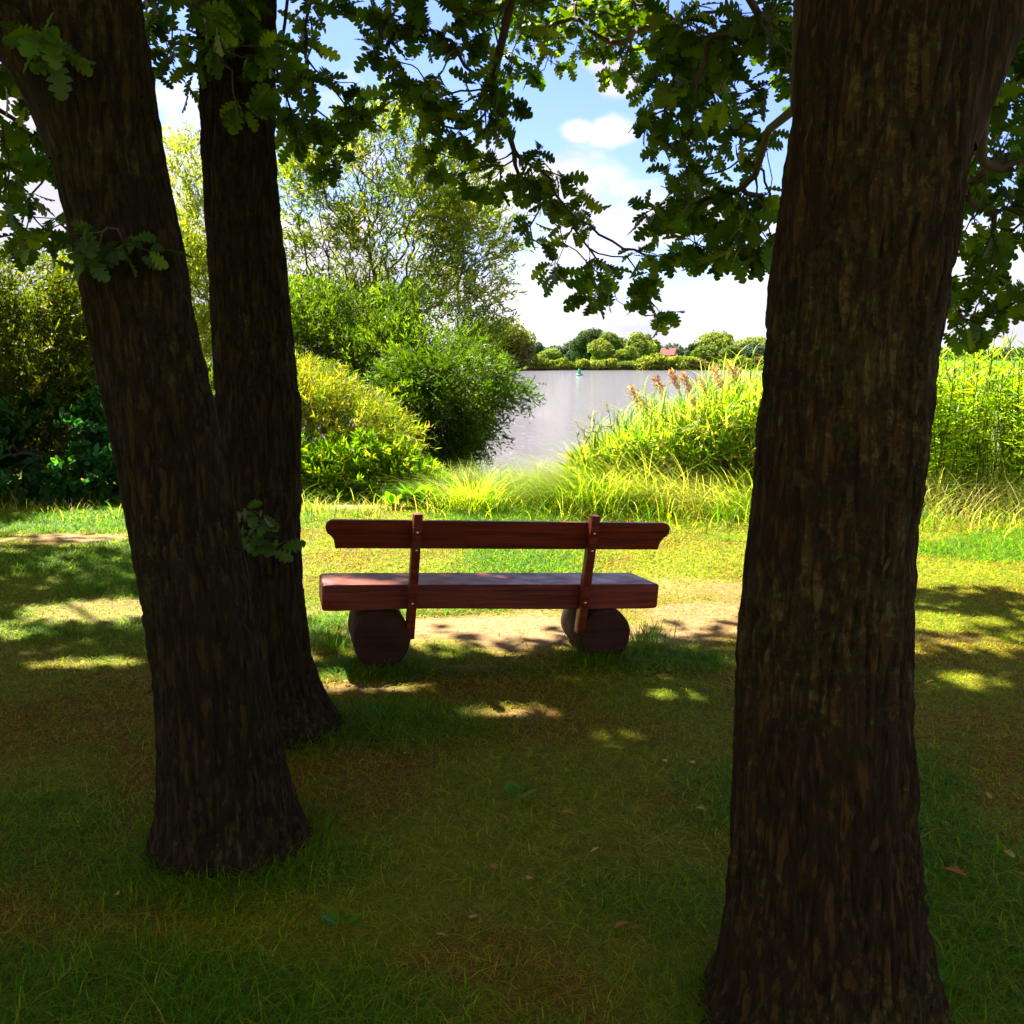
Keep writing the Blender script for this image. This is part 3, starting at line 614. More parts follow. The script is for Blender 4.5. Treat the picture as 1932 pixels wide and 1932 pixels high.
# ------------------------------------------------------------------ shrubs and willows
def in_ellipsoid(n, shell=0.5):
    d = rand_unit(n); r = rng.uniform(0, 1, n) ** (1 / 3); r = r * (1 - shell) + shell * (1 - (1 - r) * 0.35)
    return d * r[:, None]
def bush(name, label, cat, root, blobs, nleaf, leaf, cols, T=LANCE, natt=120, mat=None, group=None, rt=0.004, rmax=0.06, kp=0.35, up=0.3, shell=0.35, sprig=0.0, stems=1, weights=None, thin=0.0, shoots=0, shoot_len=.4):
    """blobs: (px,py,rx,ry,Y,depth) lobes of the crown; leaves sit along sprigs"""
    th_ = thing(name, label, cat, tuple(root), group)
    vol = np.array([b[2] * b[3] * (b[5] if len(b) > 5 else 1) for b in blobs]); vol = vol / vol.sum()
    pts = []; att = []
    for b_, w_ in zip(blobs, vol):
        c = at(b_[0], b_[1], b_[4]); sx = b_[2] / FPX * b_[4]; sz = b_[3] / FPX * b_[4]; sy = b_[5] if len(b_) > 5 else sx
        m = max(4, int(nleaf * w_)); P = c + in_ellipsoid(m, shell) * np.array([sx, sy, sz]); pts.append(P)
        k = max(2, int(natt * w_)); att.append(c + in_ellipsoid(k, 0.1) * np.array([sx, sy, sz]) * 0.9)
    P = np.concatenate(pts); A = np.concatenate(att)
    if thin > 0:
        nn = fbm(P * 1.5, 3, 5); P = P[nn > np.quantile(nn, thin)]
    cen = A.mean(0); rootv = np.array(root, float)
    NA, PAR, tips = grow([rootv - np.array([0, 0, .15]), rootv + (cen - rootv) * 0.12], A, seg=0.15, kp=kp, bend=0.4, wob=0.12)
    V, Q = tubes(NA, PAR, branch_radii(NA, PAR, tips, rt, 0.5, rmax), 5); mk('trunk' if cat == 'tree' else 'stem', V, Q, M_wtwig, th_, smooth=True)
    # sprigs: a short run of leaves along one direction
    if sprig > 0:
        m = len(P); k = 9; out = nrm(P - cen - np.array([0, 0, 0.0]))
        d0 = nrm(out * 0.7 + rand_unit(m) * 0.6 + np.array([0, 0, up])); m2 = m // k
        P0 = P[:m2 * k:k] if m2 else P; D0 = d0[:m2 * k:k]
        tt = np.tile(np.linspace(0, 1, k), len(P0)); Pp = np.repeat(P0, k, 0) + np.repeat(D0, k, 0) * tt[:, None] * sprig + np.array([0, 0, -0.25 * sprig]) * (tt ** 2)[:, None]
        side = rand_unit(len(Pp)); d = nrm(np.repeat(D0, k, 0) * 0.8 + side * 0.75); P = Pp
        c = np.repeat(palette(len(P0), cols, 0.2, weights), k, 0) * (1 + .1 * rng.normal(size=(len(P), 1)))
        c = np.clip(c, .004, .8)
    else:
        m = len(P); d = nrm(nrm(P - cen) * 0.6 + rand_unit(m) + np.array([0, 0, up])); c = palette(m, cols, 0.2, weights)
    if shoots > 0:
        nb = len(blobs); S = []; SD = []; SC = []
        for _ in range(shoots):
            b_ = blobs[rng.choice(nb, p=vol ** .6 / (vol ** .6).sum())]; u = rand_unit(1)[0]; u[2] = abs(u[2]) * .9 - .15
            cc = at(b_[0], b_[1], b_[4]); sy = b_[5] if len(b_) > 5 else b_[2] / FPX * b_[4]
            p0 = cc + u * np.array([b_[2] / FPX * b_[4], sy, b_[3] / FPX * b_[4]]) * rng.uniform(.75, 1.0)
            dr = nrm(nrm(u) + np.array([0, 0, up * .8]) + rng.normal(size=3) * .35); ln = rng.uniform(.5, 1.5) * shoot_len; k = int(14 * ln / shoot_len) + 4
            t_ = np.linspace(0, 1, k)[:, None]; S.append(p0 + dr * t_ * ln + np.array([0, 0, -.3 * ln]) * t_ ** 2 + rng.normal(size=(k, 3)) * .008)
            SD.append(nrm(dr * .9 + rand_unit(k) * .8)); SC.append(np.ones((k, 1)) * palette(1, cols, .2, weights))
        P = np.concatenate([P] + S); d = np.concatenate([d] + SD); c = np.concatenate([c] + SC)
    cl = fbm(P * 1.7 + 9, 3, 23)[:, None]; c = np.clip(c * np.clip(.35 + 1.3 * cl, .45, 1.35), .0015, .8)
    V, Q, c = stamp(T, P, d, rand_unit(len(P)) + np.array([0, 0, .5]), rng.uniform(.65, 1.25, len(P)) * leaf, c)
    mk('crown' if cat == 'tree' else 'foliage', V, Q, mat or M_leaf, th_, c); return th_
def G(px, Y, dz=0.0):
    x = (px - 966) / FPX * Y; return (x, Y, float(gz(np.array([x]), np.array([Y]))[0]) + dz)
OLV = [(0.085, 0.125, 0.006), (0.12, 0.15, 0.008), (0.055, 0.085, 0.005), (0.18, 0.18, 0.012)]
bush('willow_tree', 'large thin-leaved willow with many fanning stems behind the yellow bush', 'tree', G(745, 21),
     [(560, 390, 60, 110, 21, 1.2), (640, 330, 90, 80, 21.5, 1.3), (740, 300, 90, 80, 21, 1.3), (830, 380, 95, 90, 21, 1.3), (890, 450, 80, 90, 20.5, 1.3), (760, 440, 120, 90, 21, 1.5), (640, 490, 100, 90, 21, 1.4), (850, 540, 90, 60, 20.5, 1.2), (590, 590, 70, 60, 21, 1.2), (720, 570, 90, 60, 21, 1.2), (955, 470, 28, 30, 20.5, .6), (700, 230, 40, 40, 21.5, .7), (780, 235, 35, 35, 21.5, .6), (900, 560, 50, 30, 20.5, .8)],
     40000, 0.12, [(0.13, 0.20, 0.012), (0.20, 0.27, 0.02), (0.09, 0.13, 0.010), (0.28, 0.27, 0.06), (.06, .09, .01)], natt=420, rt=0.0046, rmax=0.075, kp=0.55, sprig=0.36, shell=0.1, thin=0.36, up=.7, shoots=420, shoot_len=.55)
bush('pale_willow', 'pale feathery willow glimpsed between the two left oak trunks', 'tree', G(395, 20),
     [(350, 350, 35, 80, 20, .7), (372, 450, 55, 90, 20, .9), (385, 560, 60, 90, 20, 1), (400, 670, 70, 90, 20, 1), (330, 500, 60, 90, 20.5, 1), (340, 290, 12, 30, 20, .3), (420, 600, 80, 120, 20.5, 1), (480, 620, 60, 110, 20.5, 1)], 26000, 0.12,
     [(0.22, 0.27, 0.03), (0.30, 0.32, 0.06), (0.17, 0.22, 0.02)], natt=160, rt=0.0035, rmax=.05, kp=.5, sprig=0.34, thin=.25, group=None, shoots=160, shoot_len=.6, up=.6)
bush('tall_shrub', 'tall olive shrub with dense dark base left of the leaning oak', 'shrub', G(60, 14.2),
     [(60, 560, 110, 80, 14.3, 1), (150, 590, 80, 80, 14.2, .9), (40, 690, 130, 110, 14, 1.1), (170, 700, 90, 120, 14, 1), (90, 790, 140, 90, 13.8, 1), (-90, 600, 110, 130, 14, 1), (-120, 780, 150, 130, 13.8, 1), (215, 770, 70, 100, 14.2, .8), (260, 640, 60, 110, 14.6, .8), (300, 780, 60, 90, 14.4, .8), (-190, 500, 150, 130, 13.4, 1.2), (-330, 640, 140, 220, 13.0, 1.2)],  # far-left lobes out of view are added to shade the left lawn
     120000, 0.09, OLV, natt=330, rt=.003, rmax=.045, sprig=0.26, kp=.5, thin=.12, shell=.15, shoots=350, shoot_len=.4, up=.5)
bush('dark_shrub', 'low bluish green broad-leaved shrub at the foot of the tall olive shrub', 'shrub', G(150, 12.6),
     [(160, 830, 60, 50, 12.7, .45), (110, 860, 60, 40, 12.5, .4), (30, 850, 60, 38, 12.6, .4), (195, 780, 38, 42, 12.9, .35), (60, 800, 40, 40, 12.9, .35), (-60, 850, 90, 60, 12.6, .5), (225, 865, 60, 45, 12.5, .4), (20, 915, 25, 16, 12.1, .2), (150, 905, 50, 18, 12.2, .25), (90, 910, 30, 14, 12.1, .2), (40, 905, 120, 24, 12.3, .3), (200, 905, 60, 24, 12.3, .3)], 7000, 0.105,
     [(0.025, 0.12, 0.035), (0.035, 0.15, 0.05), (0.02, 0.08, 0.02), (.05, .14, .02)], T=OVAL, natt=160, sprig=0.24, shell=.2, thin=.15)
bush('thicket', 'dense dark green thicket in the gap behind the tall olive shrub', 'shrub', G(120, 17.5),
     [(20, 700, 140, 130, 17.5, 1.2), (200, 680, 120, 130, 17.5, 1.2), (330, 780, 90, 110, 17.2, 1.1), (100, 830, 200, 90, 17.2, 1.2), (-160, 740, 140, 170, 17.5, 1.2), (450, 800, 80, 100, 17, 1)], 45000, 0.12,
     [(0.07, 0.11, 0.006), (0.10, 0.13, 0.008), (0.05, 0.08, 0.005)], natt=200, sprig=0.3, shell=.1)
bush('green_shrub', 'mid green willow shrub with upright sprays beneath the large willow', 'shrub', G(700, 18),
     [(690, 690, 110, 70, 18, 1), (620, 650, 80, 60, 18.3, .9), (760, 660, 70, 50, 18, .8), (740, 740, 90, 70, 17.6, .9), (840, 670, 70, 45, 18, .8), (600, 605, 90, 60, 18.6, .9), (760, 605, 90, 50, 18.6, .8), (880, 635, 70, 40, 18.4, .7), (800, 735, 60, 60, 17.4, .7)], 52000, 0.09,
     [(0.07, 0.13, 0.006), (0.11, 0.18, 0.01), (0.045, 0.085, 0.006), (.13, .2, .01)], T=LANCE, natt=200, sprig=0.40, up=1.0, shell=.1, thin=.25, shoots=300, shoot_len=.5)
bush('waterside_willow', 'dark round willow bush leaning out over the water', 'shrub', G(850, 16.2),
     [(825, 765, 80, 78, 16.2, 1), (868, 705, 72, 50, 16.4, 1), (880, 795, 48, 42, 16.2, .7), (815, 842, 75, 42, 16, .8), (915, 738, 42, 32, 16.3, .6), (790, 730, 70, 60, 16.4, .9), (955, 742, 36, 18, 16.3, .4), (845, 862, 36, 20, 16, .5)], 46000, 0.085,
     [(0.06, 0.115, 0.006), (0.04, 0.078, 0.005), (0.09, 0.145, 0.008)], T=LANCE, natt=260, sprig=0.36, up=0.1, shell=.1, thin=.25, shoots=330, shoot_len=.45)
bush('yellow_bush', 'bright yellow-green feathery bush right of the dark oak trunk', 'shrub', G(610, 14),
     [(600, 765, 65, 58, 14, .9), (660, 805, 78, 52, 13.8, .8), (735, 830, 45, 30, 13.6, .5), (600, 835, 75, 50, 13.8, .8), (570, 730, 40, 36, 14.2, .6), (555, 790, 60, 80, 14, .7), (520, 780, 60, 90, 14, .7), (690, 840, 60, 30, 13.6, .5)], 46000, 0.085,
     [(0.34, 0.34, 0.012), (0.27, 0.30, 0.012), (0.16, 0.21, 0.010), (0.46, 0.39, 0.06), (.09, .13, .01), (.12, .2, .01)], T=NARROW, natt=220, sprig=0.30, up=.7, shell=.1, thin=.25, shoots=300, shoot_len=.36)
bush('low_bush', 'low leafy green bush below the yellow bush beside the path', 'shrub', G(660, 13.1),
     [(670, 870, 80, 42, 13.1, .5), (610, 890, 60, 38, 13, .5), (760, 895, 55, 22, 13, .35), (730, 880, 50, 30, 13.1, .4), (540, 880, 60, 50, 13, .4), (800, 905, 30, 14, 12.9, .2), (705, 915, 60, 24, 12.9, .35), (640, 915, 50, 22, 12.8, .35)], 15000, 0.085,
     [(0.13, 0.26, 0.008), (0.18, 0.31, 0.01), (0.10, 0.19, 0.006), (.30, .36, .01)], natt=100, sprig=0.2, up=.8, shell=.15, thin=.15, shoots=120, shoot_len=.25)
# dock plants on the path edge
def broad_plant(label, px, Y, n, h, seed):
    p = np.array(G(px, Y)); t_ = thing('dock_plant', label, 'plant', tuple(p), 'broad-leaved plants beside the path')
    a = rng.uniform(0, 6.28, n); d = np.stack([np.cos(a) * .6, np.sin(a) * .6, rng.uniform(.6, 1.4, n)], 1)
    pos = p + np.stack([np.cos(a), np.sin(a), a * 0], 1) * .03
    V, Q, c = stamp(OVAL, pos + nrm(d) * h * .25, d, np.stack([-np.cos(a), -np.sin(a), a * 0 + .5], 1), rng.uniform(.6, 1.1, n) * h, palette(n, [(.10, .24, .012), (.14, .29, .015)]))
    mk('leaves', V, Q, M_leaf, t_, c)
    NA = np.concatenate([[p - np.array([0, 0, .05])], pos + nrm(d) * h * .3]); V, Q = tubes(NA, np.array([-1] + [0] * n), np.full(n + 1, .006), 5); mk('stem', V, Q, M_leaf, t_, np.full((len(V), 3), .1))
broad_plant('small bright broad-leaved plant at the right end of the sandy path', 742, 11.9, 14, .22, 1)
broad_plant('larger bright broad-leaved plant left of the long grass mound', 785, 11.9, 22, .25, 2)
broad_plant('pale broad-leaved plant tucked against the long grass mound', 815, 12.1, 14, .24, 3)

# ------------------------------------------------------------------ grasses
def blades(pos, h, w_, lean, az, col, segs=2, tipw=0.12, curl=1.0):
    """pos n,3; arching strips"""
    n = len(pos); ts = np.linspace(0, 1, segs + 1); dirh = np.stack([np.cos(az), np.sin(az), np.zeros(n)], 1); side = np.stack([-np.sin(az), np.cos(az), np.zeros(n)], 1)
    V = np.zeros((n, segs + 1, 2, 3))
    for i, t_ in enumerate(ts):
        p = pos + np.array([0, 0, 1.0]) * (h * (t_ - 0.5 * np.minimum(lean, 1.4) * t_ ** 2 * curl * .8))[:, None] + dirh * (h * lean * t_ ** (1.6))[:, None]
        ww = (w_ * (1 - t_) ** .7 + w_ * tipw * t_)[:, None] * side * .5
        V[:, i, 0] = p - ww; V[:, i, 1] = p + ww
    base = np.arange(n) * (segs + 1) * 2; Q = []
    for i in range(segs): Q.append(np.stack([base + 2 * i, base + 2 * i + 1, base + 2 * i + 3, base + 2 * i + 2], 1))
    return V.reshape(-1, 3), np.concatenate(Q), np.repeat(col, (segs + 1) * 2, 0)
def gpos(x, y, sink=.004): return np.stack([x, y, gz(x, y) - sink], 1)
lawn = Acc()
for (y0, y1, dens, hs, ws) in ((1.5, 3.2, 8000, 1.0, 1.0), (3.2, 5.2, 6500, 1.0, 1.15), (5.2, 8.0, 5000, 1.0, 1.5), (8.0, 13.6, 2600, 1.1, 2.3)):
    xm = y1 * 0.50 + 0.8; n = int(dens * (y1 - y0) * 2 * xm); x = rng.uniform(-xm, xm, n); y = rng.uniform(y0, y1, n)
    sm_ = sand_sunmask(x, y); lu = lushmask(x, y)
    keep = rng.uniform(0, 1, n) < np.clip(1 - 1.05 * sm_, 0.02, 1) * (0.55 + .45 * lu); x, y, lu, sm_ = x[keep], y[keep], lu[keep], sm_[keep]; n = len(x)
    h = hs * (0.022 + 0.026 * rng.uniform(0, 1, n) + 0.052 * lu ** 1.5 * rng.uniform(0.3, 1, n)) * (1 - .5 * sm_)
    dry = rng.uniform(0, 1, n) < np.clip(0.36 - 0.16 * sstep(6.0, 7.5, y) - 0.4 * lu + 0.5 * (n2d(x, y, 1.3, 3, 91) - .5), 0.04, .9)
    col = np.where(dry[:, None], palette(n, [(0.42, 0.33, 0.018), (0.34, 0.25, 0.012), (0.48, 0.41, 0.04)]), palette(n, [(0.19, 0.28, 0.006), (0.25, 0.32, 0.008), (0.30, 0.35, 0.01), (0.15, 0.25, 0.006)]))
    lush_c = palette(n, [(0.07, 0.21, 0.006), (0.10, 0.25, 0.008)]); col = np.where((rng.uniform(0, 1, n) < lu * .8)[:, None] & ~dry[:, None], lush_c, col)
    lean = rng.uniform(.5, 2.0, n) * np.where(dry, 1.4, 1.0)
    lawn.add(*blades(gpos(x, y), h, ws * rng.uniform(.0022, .0045, n), lean, rng.uniform(0, 6.28, n), col, 2))
for (bx, by, rb) in ((-.92, 3.5, .25), (-.95, 4.62, .22), (.76, 2.5, .27)):
    n = 1500; a_ = rng.uniform(0, 6.28, n); rr_ = rb * rng.uniform(.8, 1.0, n) + rng.exponential(.09, n); x = bx + rr_ * np.cos(a_); y = by + rr_ * np.sin(a_)
    lawn.add(*blades(gpos(x, y), rng.uniform(.03, .11, n), rng.uniform(.0025, .0045, n), rng.uniform(.3, 1.6, n), a_ + rng.normal(size=n) * .8, palette(n, [(.07, .2, .006), (.11, .24, .008), (.2, .2, .01)]), 2))
for (y0, y1, dens, ws) in ((1.5, 3.2, 5200, 1.0), (3.2, 5.2, 3800, 1.2), (5.2, 8.0, 2200, 1.6), (8.0, 13.0, 900, 2.4)):
    xm = y1 * 0.50 + 0.8; n = int(dens * (y1 - y0) * 2 * xm); x = rng.uniform(-xm, xm, n); y = rng.uniform(y0, y1, n)
    pz = n2d(x, y, 1.5, 4, 191); sm_ = sand_sunmask(x, y); keep = rng.uniform(0, 1, n) > sm_ * .93; x, y, pz = x[keep], y[keep], pz[keep]; n = len(x)
    br = (rng.uniform(0, 1, n) < sstep(.42, .62, pz) * .85 * (1 - .55 * sstep(6, 7.5, y)))[:, None]
    col = np.where(br, palette(n, [(.26, .14, .012), (.34, .20, .02), (.18, .09, .008), (.42, .30, .05)]), palette(n, [(.14, .20, .005), (.20, .24, .006), (.30, .26, .02), (.10, .16, .005)]))
    lawn.add(*blades(gpos(x, y, -.001), rng.uniform(.012, .03, n), ws * rng.uniform(.002, .004, n), rng.uniform(1.2, 2.6, n), rng.uniform(0, 6.28, n), col, 2))
tag(lawn.build('lawn_grass', M_grass), 'short patchy lawn grass, green and dry, around the bench', 'grass', kind='stuff')

# long grass at the lawn's edge
lg = Acc()
def longgrass(n, xr, yr, h0, h1, cols, lean=(.4, 1.6), w_=(.006, .012), mask=None, azb=None, segs=5):
    x = rng.uniform(*xr, n); y = rng.uniform(*yr, n)
    if mask is not None:
        k = rng.uniform(0, 1, n) < mask(x, y); x, y = x[k], y[k]
    n = len(x); hh = (h0 + (h1 - h0) * rng.uniform(0, 1, n)) * (0.55 + .9 * n2d(x, y, 1.1, 2, 95))
    az = rng.uniform(0, 6.28, n) if azb is None else azb + rng.normal(size=n) * .9
    pz = n2d(x, y, 1.7, 3, 57); col = palette(n, cols)
    g2 = palette(n, [(.10, .22, .006), (.14, .27, .008), (.07, .15, .005)]); s2 = palette(n, [(.55, .50, .17), (.46, .42, .10)])
    u = rng.uniform(0, 1, n); col = np.where((u < sstep(.46, .30, pz) * .7)[:, None], g2, col); col = np.where((u > 1 - sstep(.42, .65, pz) * .8)[:, None], s2, col)
    az = az + 2.2 * (n2d(x, y, .9, 2, 58) - .5)
    lg.add(*blades(gpos(x, y), hh, rng.uniform(*w_, n), rng.uniform(*lean, n), az, col, segs, curl=1.0))
LGC = [(0.24, 0.36, 0.012), (0.32, 0.40, 0.02), (0.16, 0.29, 0.01), (0.52, 0.47, 0.14), (0.42, 0.44, 0.06)]
edge = lambda x: 11.7 - 0.25 * np.sin(x * 1.3) - 0.9 * sstep(.5, 2.5, x) - .5 * sstep(3.0, 5.5, x)
mk_mask = lambda x, y: sstep(edge(x) - .15, edge(x) + .5, y) * sstep(-1.1, -.7, x)
longgrass(12000, (-1.1, 2.6), (10.4, 14.2), .28, .58, LGC, mask=mk_mask, lean=(.5, 2.0), azb=2.6)
longgrass(9000, (2.4, 8.0), (9.7, 14.0), .45, .9, LGC, mask=mk_mask, lean=(.4, 2.0), azb=.4)
longgrass(5000, (.7, 3.4), (11.4, 12.7), .5, .95, LGC, lean=(.5, 1.9), azb=2.8, w_=(.004, .008))
longgrass(5000, (-1.0, 8), (9.3, 12.2), .15, .38, LGC, mask=lambda x, y: sstep(edge(x) - 1.1, edge(x) - .1, y) * sstep(edge(x) + .8, edge(x) + .2, y))
longgrass(2500, (-8, -1.3), (10.8, 13.0), .08, .22, [(.05, .16, .01), (.07, .19, .012), (.12, .2, .015)], lean=(.3, 1.0), mask=lambda x, y: sand_sunmask(x, y) < .25)
longgrass(700, (-4, -.6), (11.6, 12.6), .15, .3, LGC, lean=(.3, 1.2), mask=lambda x, y: sand_sunmask(x, y) < .25)
tag(lg.build('long_grass', M_grass), 'tangled long grass growing along the lawn edge by the water', 'grass', kind='stuff')

def tuft(label, px, py, n, h, lean=(.5, 1.6), cols=LGC, w_=(.007, .012), r=.14, Y=None):
    p = gnd(px, py) if Y is None else np.array(G(px, Y)); x = p[0] + rng.normal(size=n) * r; y = p[1] + rng.normal(size=n) * r
    V, Q, c = blades(gpos(x, y), h * rng.uniform(.5, 1, n), rng.uniform(*w_, n), rng.uniform(*lean, n), np.arctan2(y - p[1], x - p[0]) + rng.normal(size=n) * .6, palette(n, cols), 5)
    o = mk('grass_tuft', V - np.array([p[0], p[1], 0]), Q, M_grass, None, c); o.location = (p[0], p[1], 0)
    tag(o, label, 'grass tuft', 'separate grass tufts')
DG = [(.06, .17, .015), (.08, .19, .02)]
tuft('arching clump of long grass at the left end of the grassy bank', 895, 955, 750, .62, Y=11.9, r=.2)
tuft('tall arching pale grass clump behind the bench backrest', 1130, 955, 800, .8, Y=11.7, r=.24)
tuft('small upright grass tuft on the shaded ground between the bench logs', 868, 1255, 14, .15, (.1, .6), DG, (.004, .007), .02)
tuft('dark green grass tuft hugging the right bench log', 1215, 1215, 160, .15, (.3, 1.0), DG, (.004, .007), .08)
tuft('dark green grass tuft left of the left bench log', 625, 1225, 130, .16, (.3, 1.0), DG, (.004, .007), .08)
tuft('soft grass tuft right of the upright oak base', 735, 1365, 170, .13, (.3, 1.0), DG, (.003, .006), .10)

# reed bed and tall herbs
def reed_geo(base, h, az, nleaf, col, lean=.12, plume=None, lw=.018, ll=.38):
    top = base + np.array([math.cos(az) * lean * h, math.sin(az) * lean * h, h]); ts = np.linspace(0, 1, 6)
    P = base[None] + (top - base)[None] * ts[:, None]; V, Q = tube_path(P, np.linspace(.006, .003, 6), 4)
    lt = rng.uniform(.25, .98, nleaf); lp = base[None] + (top - base)[None] * lt[:, None]
    la = rng.uniform(0, 6.28, nleaf)
    B = blades(lp, ll * rng.uniform(.7, 1.2, nleaf), rng.uniform(.7, 1.2, nleaf) * lw, rng.uniform(.6, 1.3, nleaf), la, palette(nleaf, col), 4, .05)
    return (V, Q), B, top
REED = [(0.23, 0.36, 0.015), (0.30, 0.40, 0.03), (0.14, 0.26, 0.012), (.46, .43, .13), (.11, .22, .012)]
bed = Acc()
def reed_zone(n, fx, cols, h, nleaf=9, lw=.018, ll=.38):
    for _ in range(n):
        x, y, hh = fx(); b_ = np.array([x, y, float(gz(np.array([x]), np.array([y]))[0]) - .03])
        (V, Q), B, top = reed_geo(b_, hh, rng.uniform(0, 6.28), nleaf, cols, rng.uniform(.02, .14), None, lw, ll)
        bed.add(V, Q, np.array(cols[0]) * .9); bed.add(*B)
def fxr():
    px = rng.uniform(1112, 1560) if rng.uniform() < .7 else rng.uniform(1400, 2100); Y = rng.uniform(12.3, 16.5); x = (px - 966) / FPX * Y
    f = np.clip((px - 1112) / 310, 0, 1); topy = 858 - 135 * f ** .8 + rng.normal() * 26 + 16 * math.sin(px * .045) + 10 * math.sin(px * .11 + 1)
    z = float(gz(np.array([x]), np.array([Y]))[0]); zt = at(px, topy, Y)[2]
    return x, Y, max(.35, zt - z)
reed_zone(1250, fxr, REED + [(.5, .46, .15)], None, 10, .013, .42)
tag(bed.build('reed_bed', M_grass), 'dense sunlit reed bed along the river bank right of the inlet', 'reeds', kind='stuff')
hb = Acc()
for _ in range(430):
    px = rng.uniform(1700, 2150); Y = rng.uniform(11.6, 13.2); x = (px - 966) / FPX * Y; z = float(gz(np.array([x]), np.array([Y]))[0]); topy = 655 + rng.normal() * 18 + 8 * math.sin(px * .05)
    h = at(px, topy, Y)[2] - z; base = np.array([x, Y, z - .03]); top = base + np.array([rng.normal() * .2, rng.normal() * .15, h * rng.uniform(.75, 1.03)])
    V, Q = tube_path(base[None] + (top - base)[None] * np.linspace(0, 1, 5)[:, None], np.linspace(.007, .003, 5), 4); hb.add(V, Q, np.array((.12, .12, .03)))
    k = 44; tt = rng.uniform(.12, 1, k); P = base[None] + (top - base)[None] * tt[:, None]; a = rng.uniform(0, 6.28, k)
    d = np.stack([np.cos(a), np.sin(a), np.where(tt > .92, 1.0, rng.uniform(-.1, .8, k))], 1)
    hb.add(*stamp(NARROW, P, d, np.array([0, 0, .5]) + rand_unit(k) * .9, rng.uniform(.10, .18, k), palette(k, [(.30, .44, .012), (.38, .48, .02), (.20, .33, .01)])))
tag(hb.build('tall_herbs', M_leaf), 'wall of tall leafy herbs with upright stems right of the thick oak', 'herbs', kind='stuff')

PL = [(0.52, 0.36, 0.25), (0.42, 0.27, 0.19), (.62, .48, .33)]
reeds = [(1215, 740, 14, 'purple-brown plumed reed standing out at the left end of the reed bed'), (1262, 722, 14.5, 'plumed reed leaning left over the water, second from the inlet'), (1292, 710, 14, 'tall pinkish plumed reed in the middle of the reed bed'),
         (1315, 718, 13.6, 'plumed reed just right of the tall pinkish plume'), (1345, 725, 14.2, 'bushy plumed reed at the centre right of the reed bed'), (1372, 705, 13.8, 'tall plumed reed rising above the waterline'), (1405, 700, 13.4, 'high plumed reed close to the thick oak'), (1238, 770, 13.5, 'short drooping plumed reed near the water'), (1330, 760, 13.0, 'low brown plumed reed in front of the reed bed')]
for (px, py, Y, lab) in reeds:
    x = (px - 966) / FPX * Y; zb_ = float(gz(np.array([x]), np.array([Y]))[0]); h = at(px, py, Y)[2] - zb_
    t_ = thing('reed', lab, 'reed', (x, Y, zb_), 'plumed reeds by the river')
    (V, Q), B, top = reed_geo(np.array([x, Y, zb_ - .05]), h, rng.uniform(2.4, 3.8), 8, REED, .06, None, .02, .36)
    mk('stem', V, Q, M_grass, t_, np.full((len(V), 3), (.2, .2, .05))); mk('leaves', B[0], B[1], M_grass, t_, B[2])
    k = 150; tt = rng.uniform(0, 1, k); P = top[None] + np.stack([-.10 * tt + rng.normal(size=k) * .035 * np.sin(tt * 3), rng.normal(size=k) * .03, -.12 + .34 * tt - .10 * tt ** 2], 1)
    V, Q, c = stamp(LANCE, P, np.stack([-.6 + rng.normal(size=k) * .5, rng.normal(size=k) * .5, rng.normal(size=k) * .6 + .3], 1), rand_unit(k), rng.uniform(.04, .08, k), palette(k, PL)); mk('plume', V, Q, M_dry, t_, c)
weeds = [(1130, 778, 12.6, 'slender dry weed stalk nearest the inlet'), (1152, 760, 12.8, 'tallest of the dry weed stalks against the water'), (1165, 775, 12.7, 'branched dry weed stalk between two slender ones'), (1112, 800, 12.5, 'short leafy weed at the left tip of the reeds'), (1182, 790, 12.8, 'dry weed stalk touching the left reeds')]
for (px, py, Y, lab) in weeds:
    x = (px - 966) / FPX * Y; zb_ = float(gz(np.array([x]), np.array([Y]))[0]); h = at(px, py, Y)[2] - zb_
    t_ = thing('weed_stalk', lab, 'weed', (x, Y, zb_), 'dry weed stalks by the water'); base = np.array([x, Y, zb_ - .03]); top = base + np.array([rng.normal() * .08, 0, h])
    A = base[None] + (top - base)[None] * rng.uniform(.35, 1, 12)[:, None] + rng.normal(size=(12, 3)) * np.array([.07, .07, .05]); A[0] = top
    NA, PAR, tips = grow([base, base + (top - base) * .3], A, .08, .3); V, Q = tubes(NA, PAR, branch_radii(NA, PAR, tips, .003, .35, .008), 4); mk('stem', V, Q, M_wtwig, t_)
    k = 90; ii_ = rng.integers(2, len(NA), k); V, Q, c = stamp(LANCE, NA[ii_], rand_unit(k) + np.array([0, 0, .5]), rand_unit(k), rng.uniform(.03, .07, k), palette(k, [(.16, .18, .05), (.2, .17, .07)])); mk('leaves', V, Q, M_leaf, t_, c)
# leafy fill in the reed bank
lf = Acc(); n = 34000
px = rng.uniform(1085, 1600, n); Yv = rng.uniform(12.0, 15.5, n); f = np.clip((px - 1100) / 290, 0, 1); topy = 862 - 115 * f ** .8
x = (px - 966) / FPX * Yv; z0 = gz(x, Yv); zt_ = EYE - (topy - 675) / FPX * Yv; hz = rng.uniform(0, 1, n) ** .7
k = zt_ > z0 + .1; P = np.stack([x, Yv, z0 + (zt_ - z0) * hz * (0.6 + .55 * n2d(x, Yv, 1.5, 2, 99))], 1)[k]; n = len(P)
cz = n2d(P[:, 0], P[:, 2] * 2 + P[:, 1], 1.6, 3, 13)[:, None]
lf.add(*stamp(NARROW, P, rand_unit(n) + np.array([0, 0, .7]), rand_unit(n) + np.array([0, 0, .5]), rng.uniform(.10, .28, n), palette(n, REED + [(.5, .46, .14), (.08, .15, .008)]) * np.clip(.1 + 1.8 * cz, .3, 1.4)))
tag(lf.build('bank_herbs', M_leaf), 'mixed leafy herbs tangled among the reeds on the river bank', 'herbs', kind='stuff')

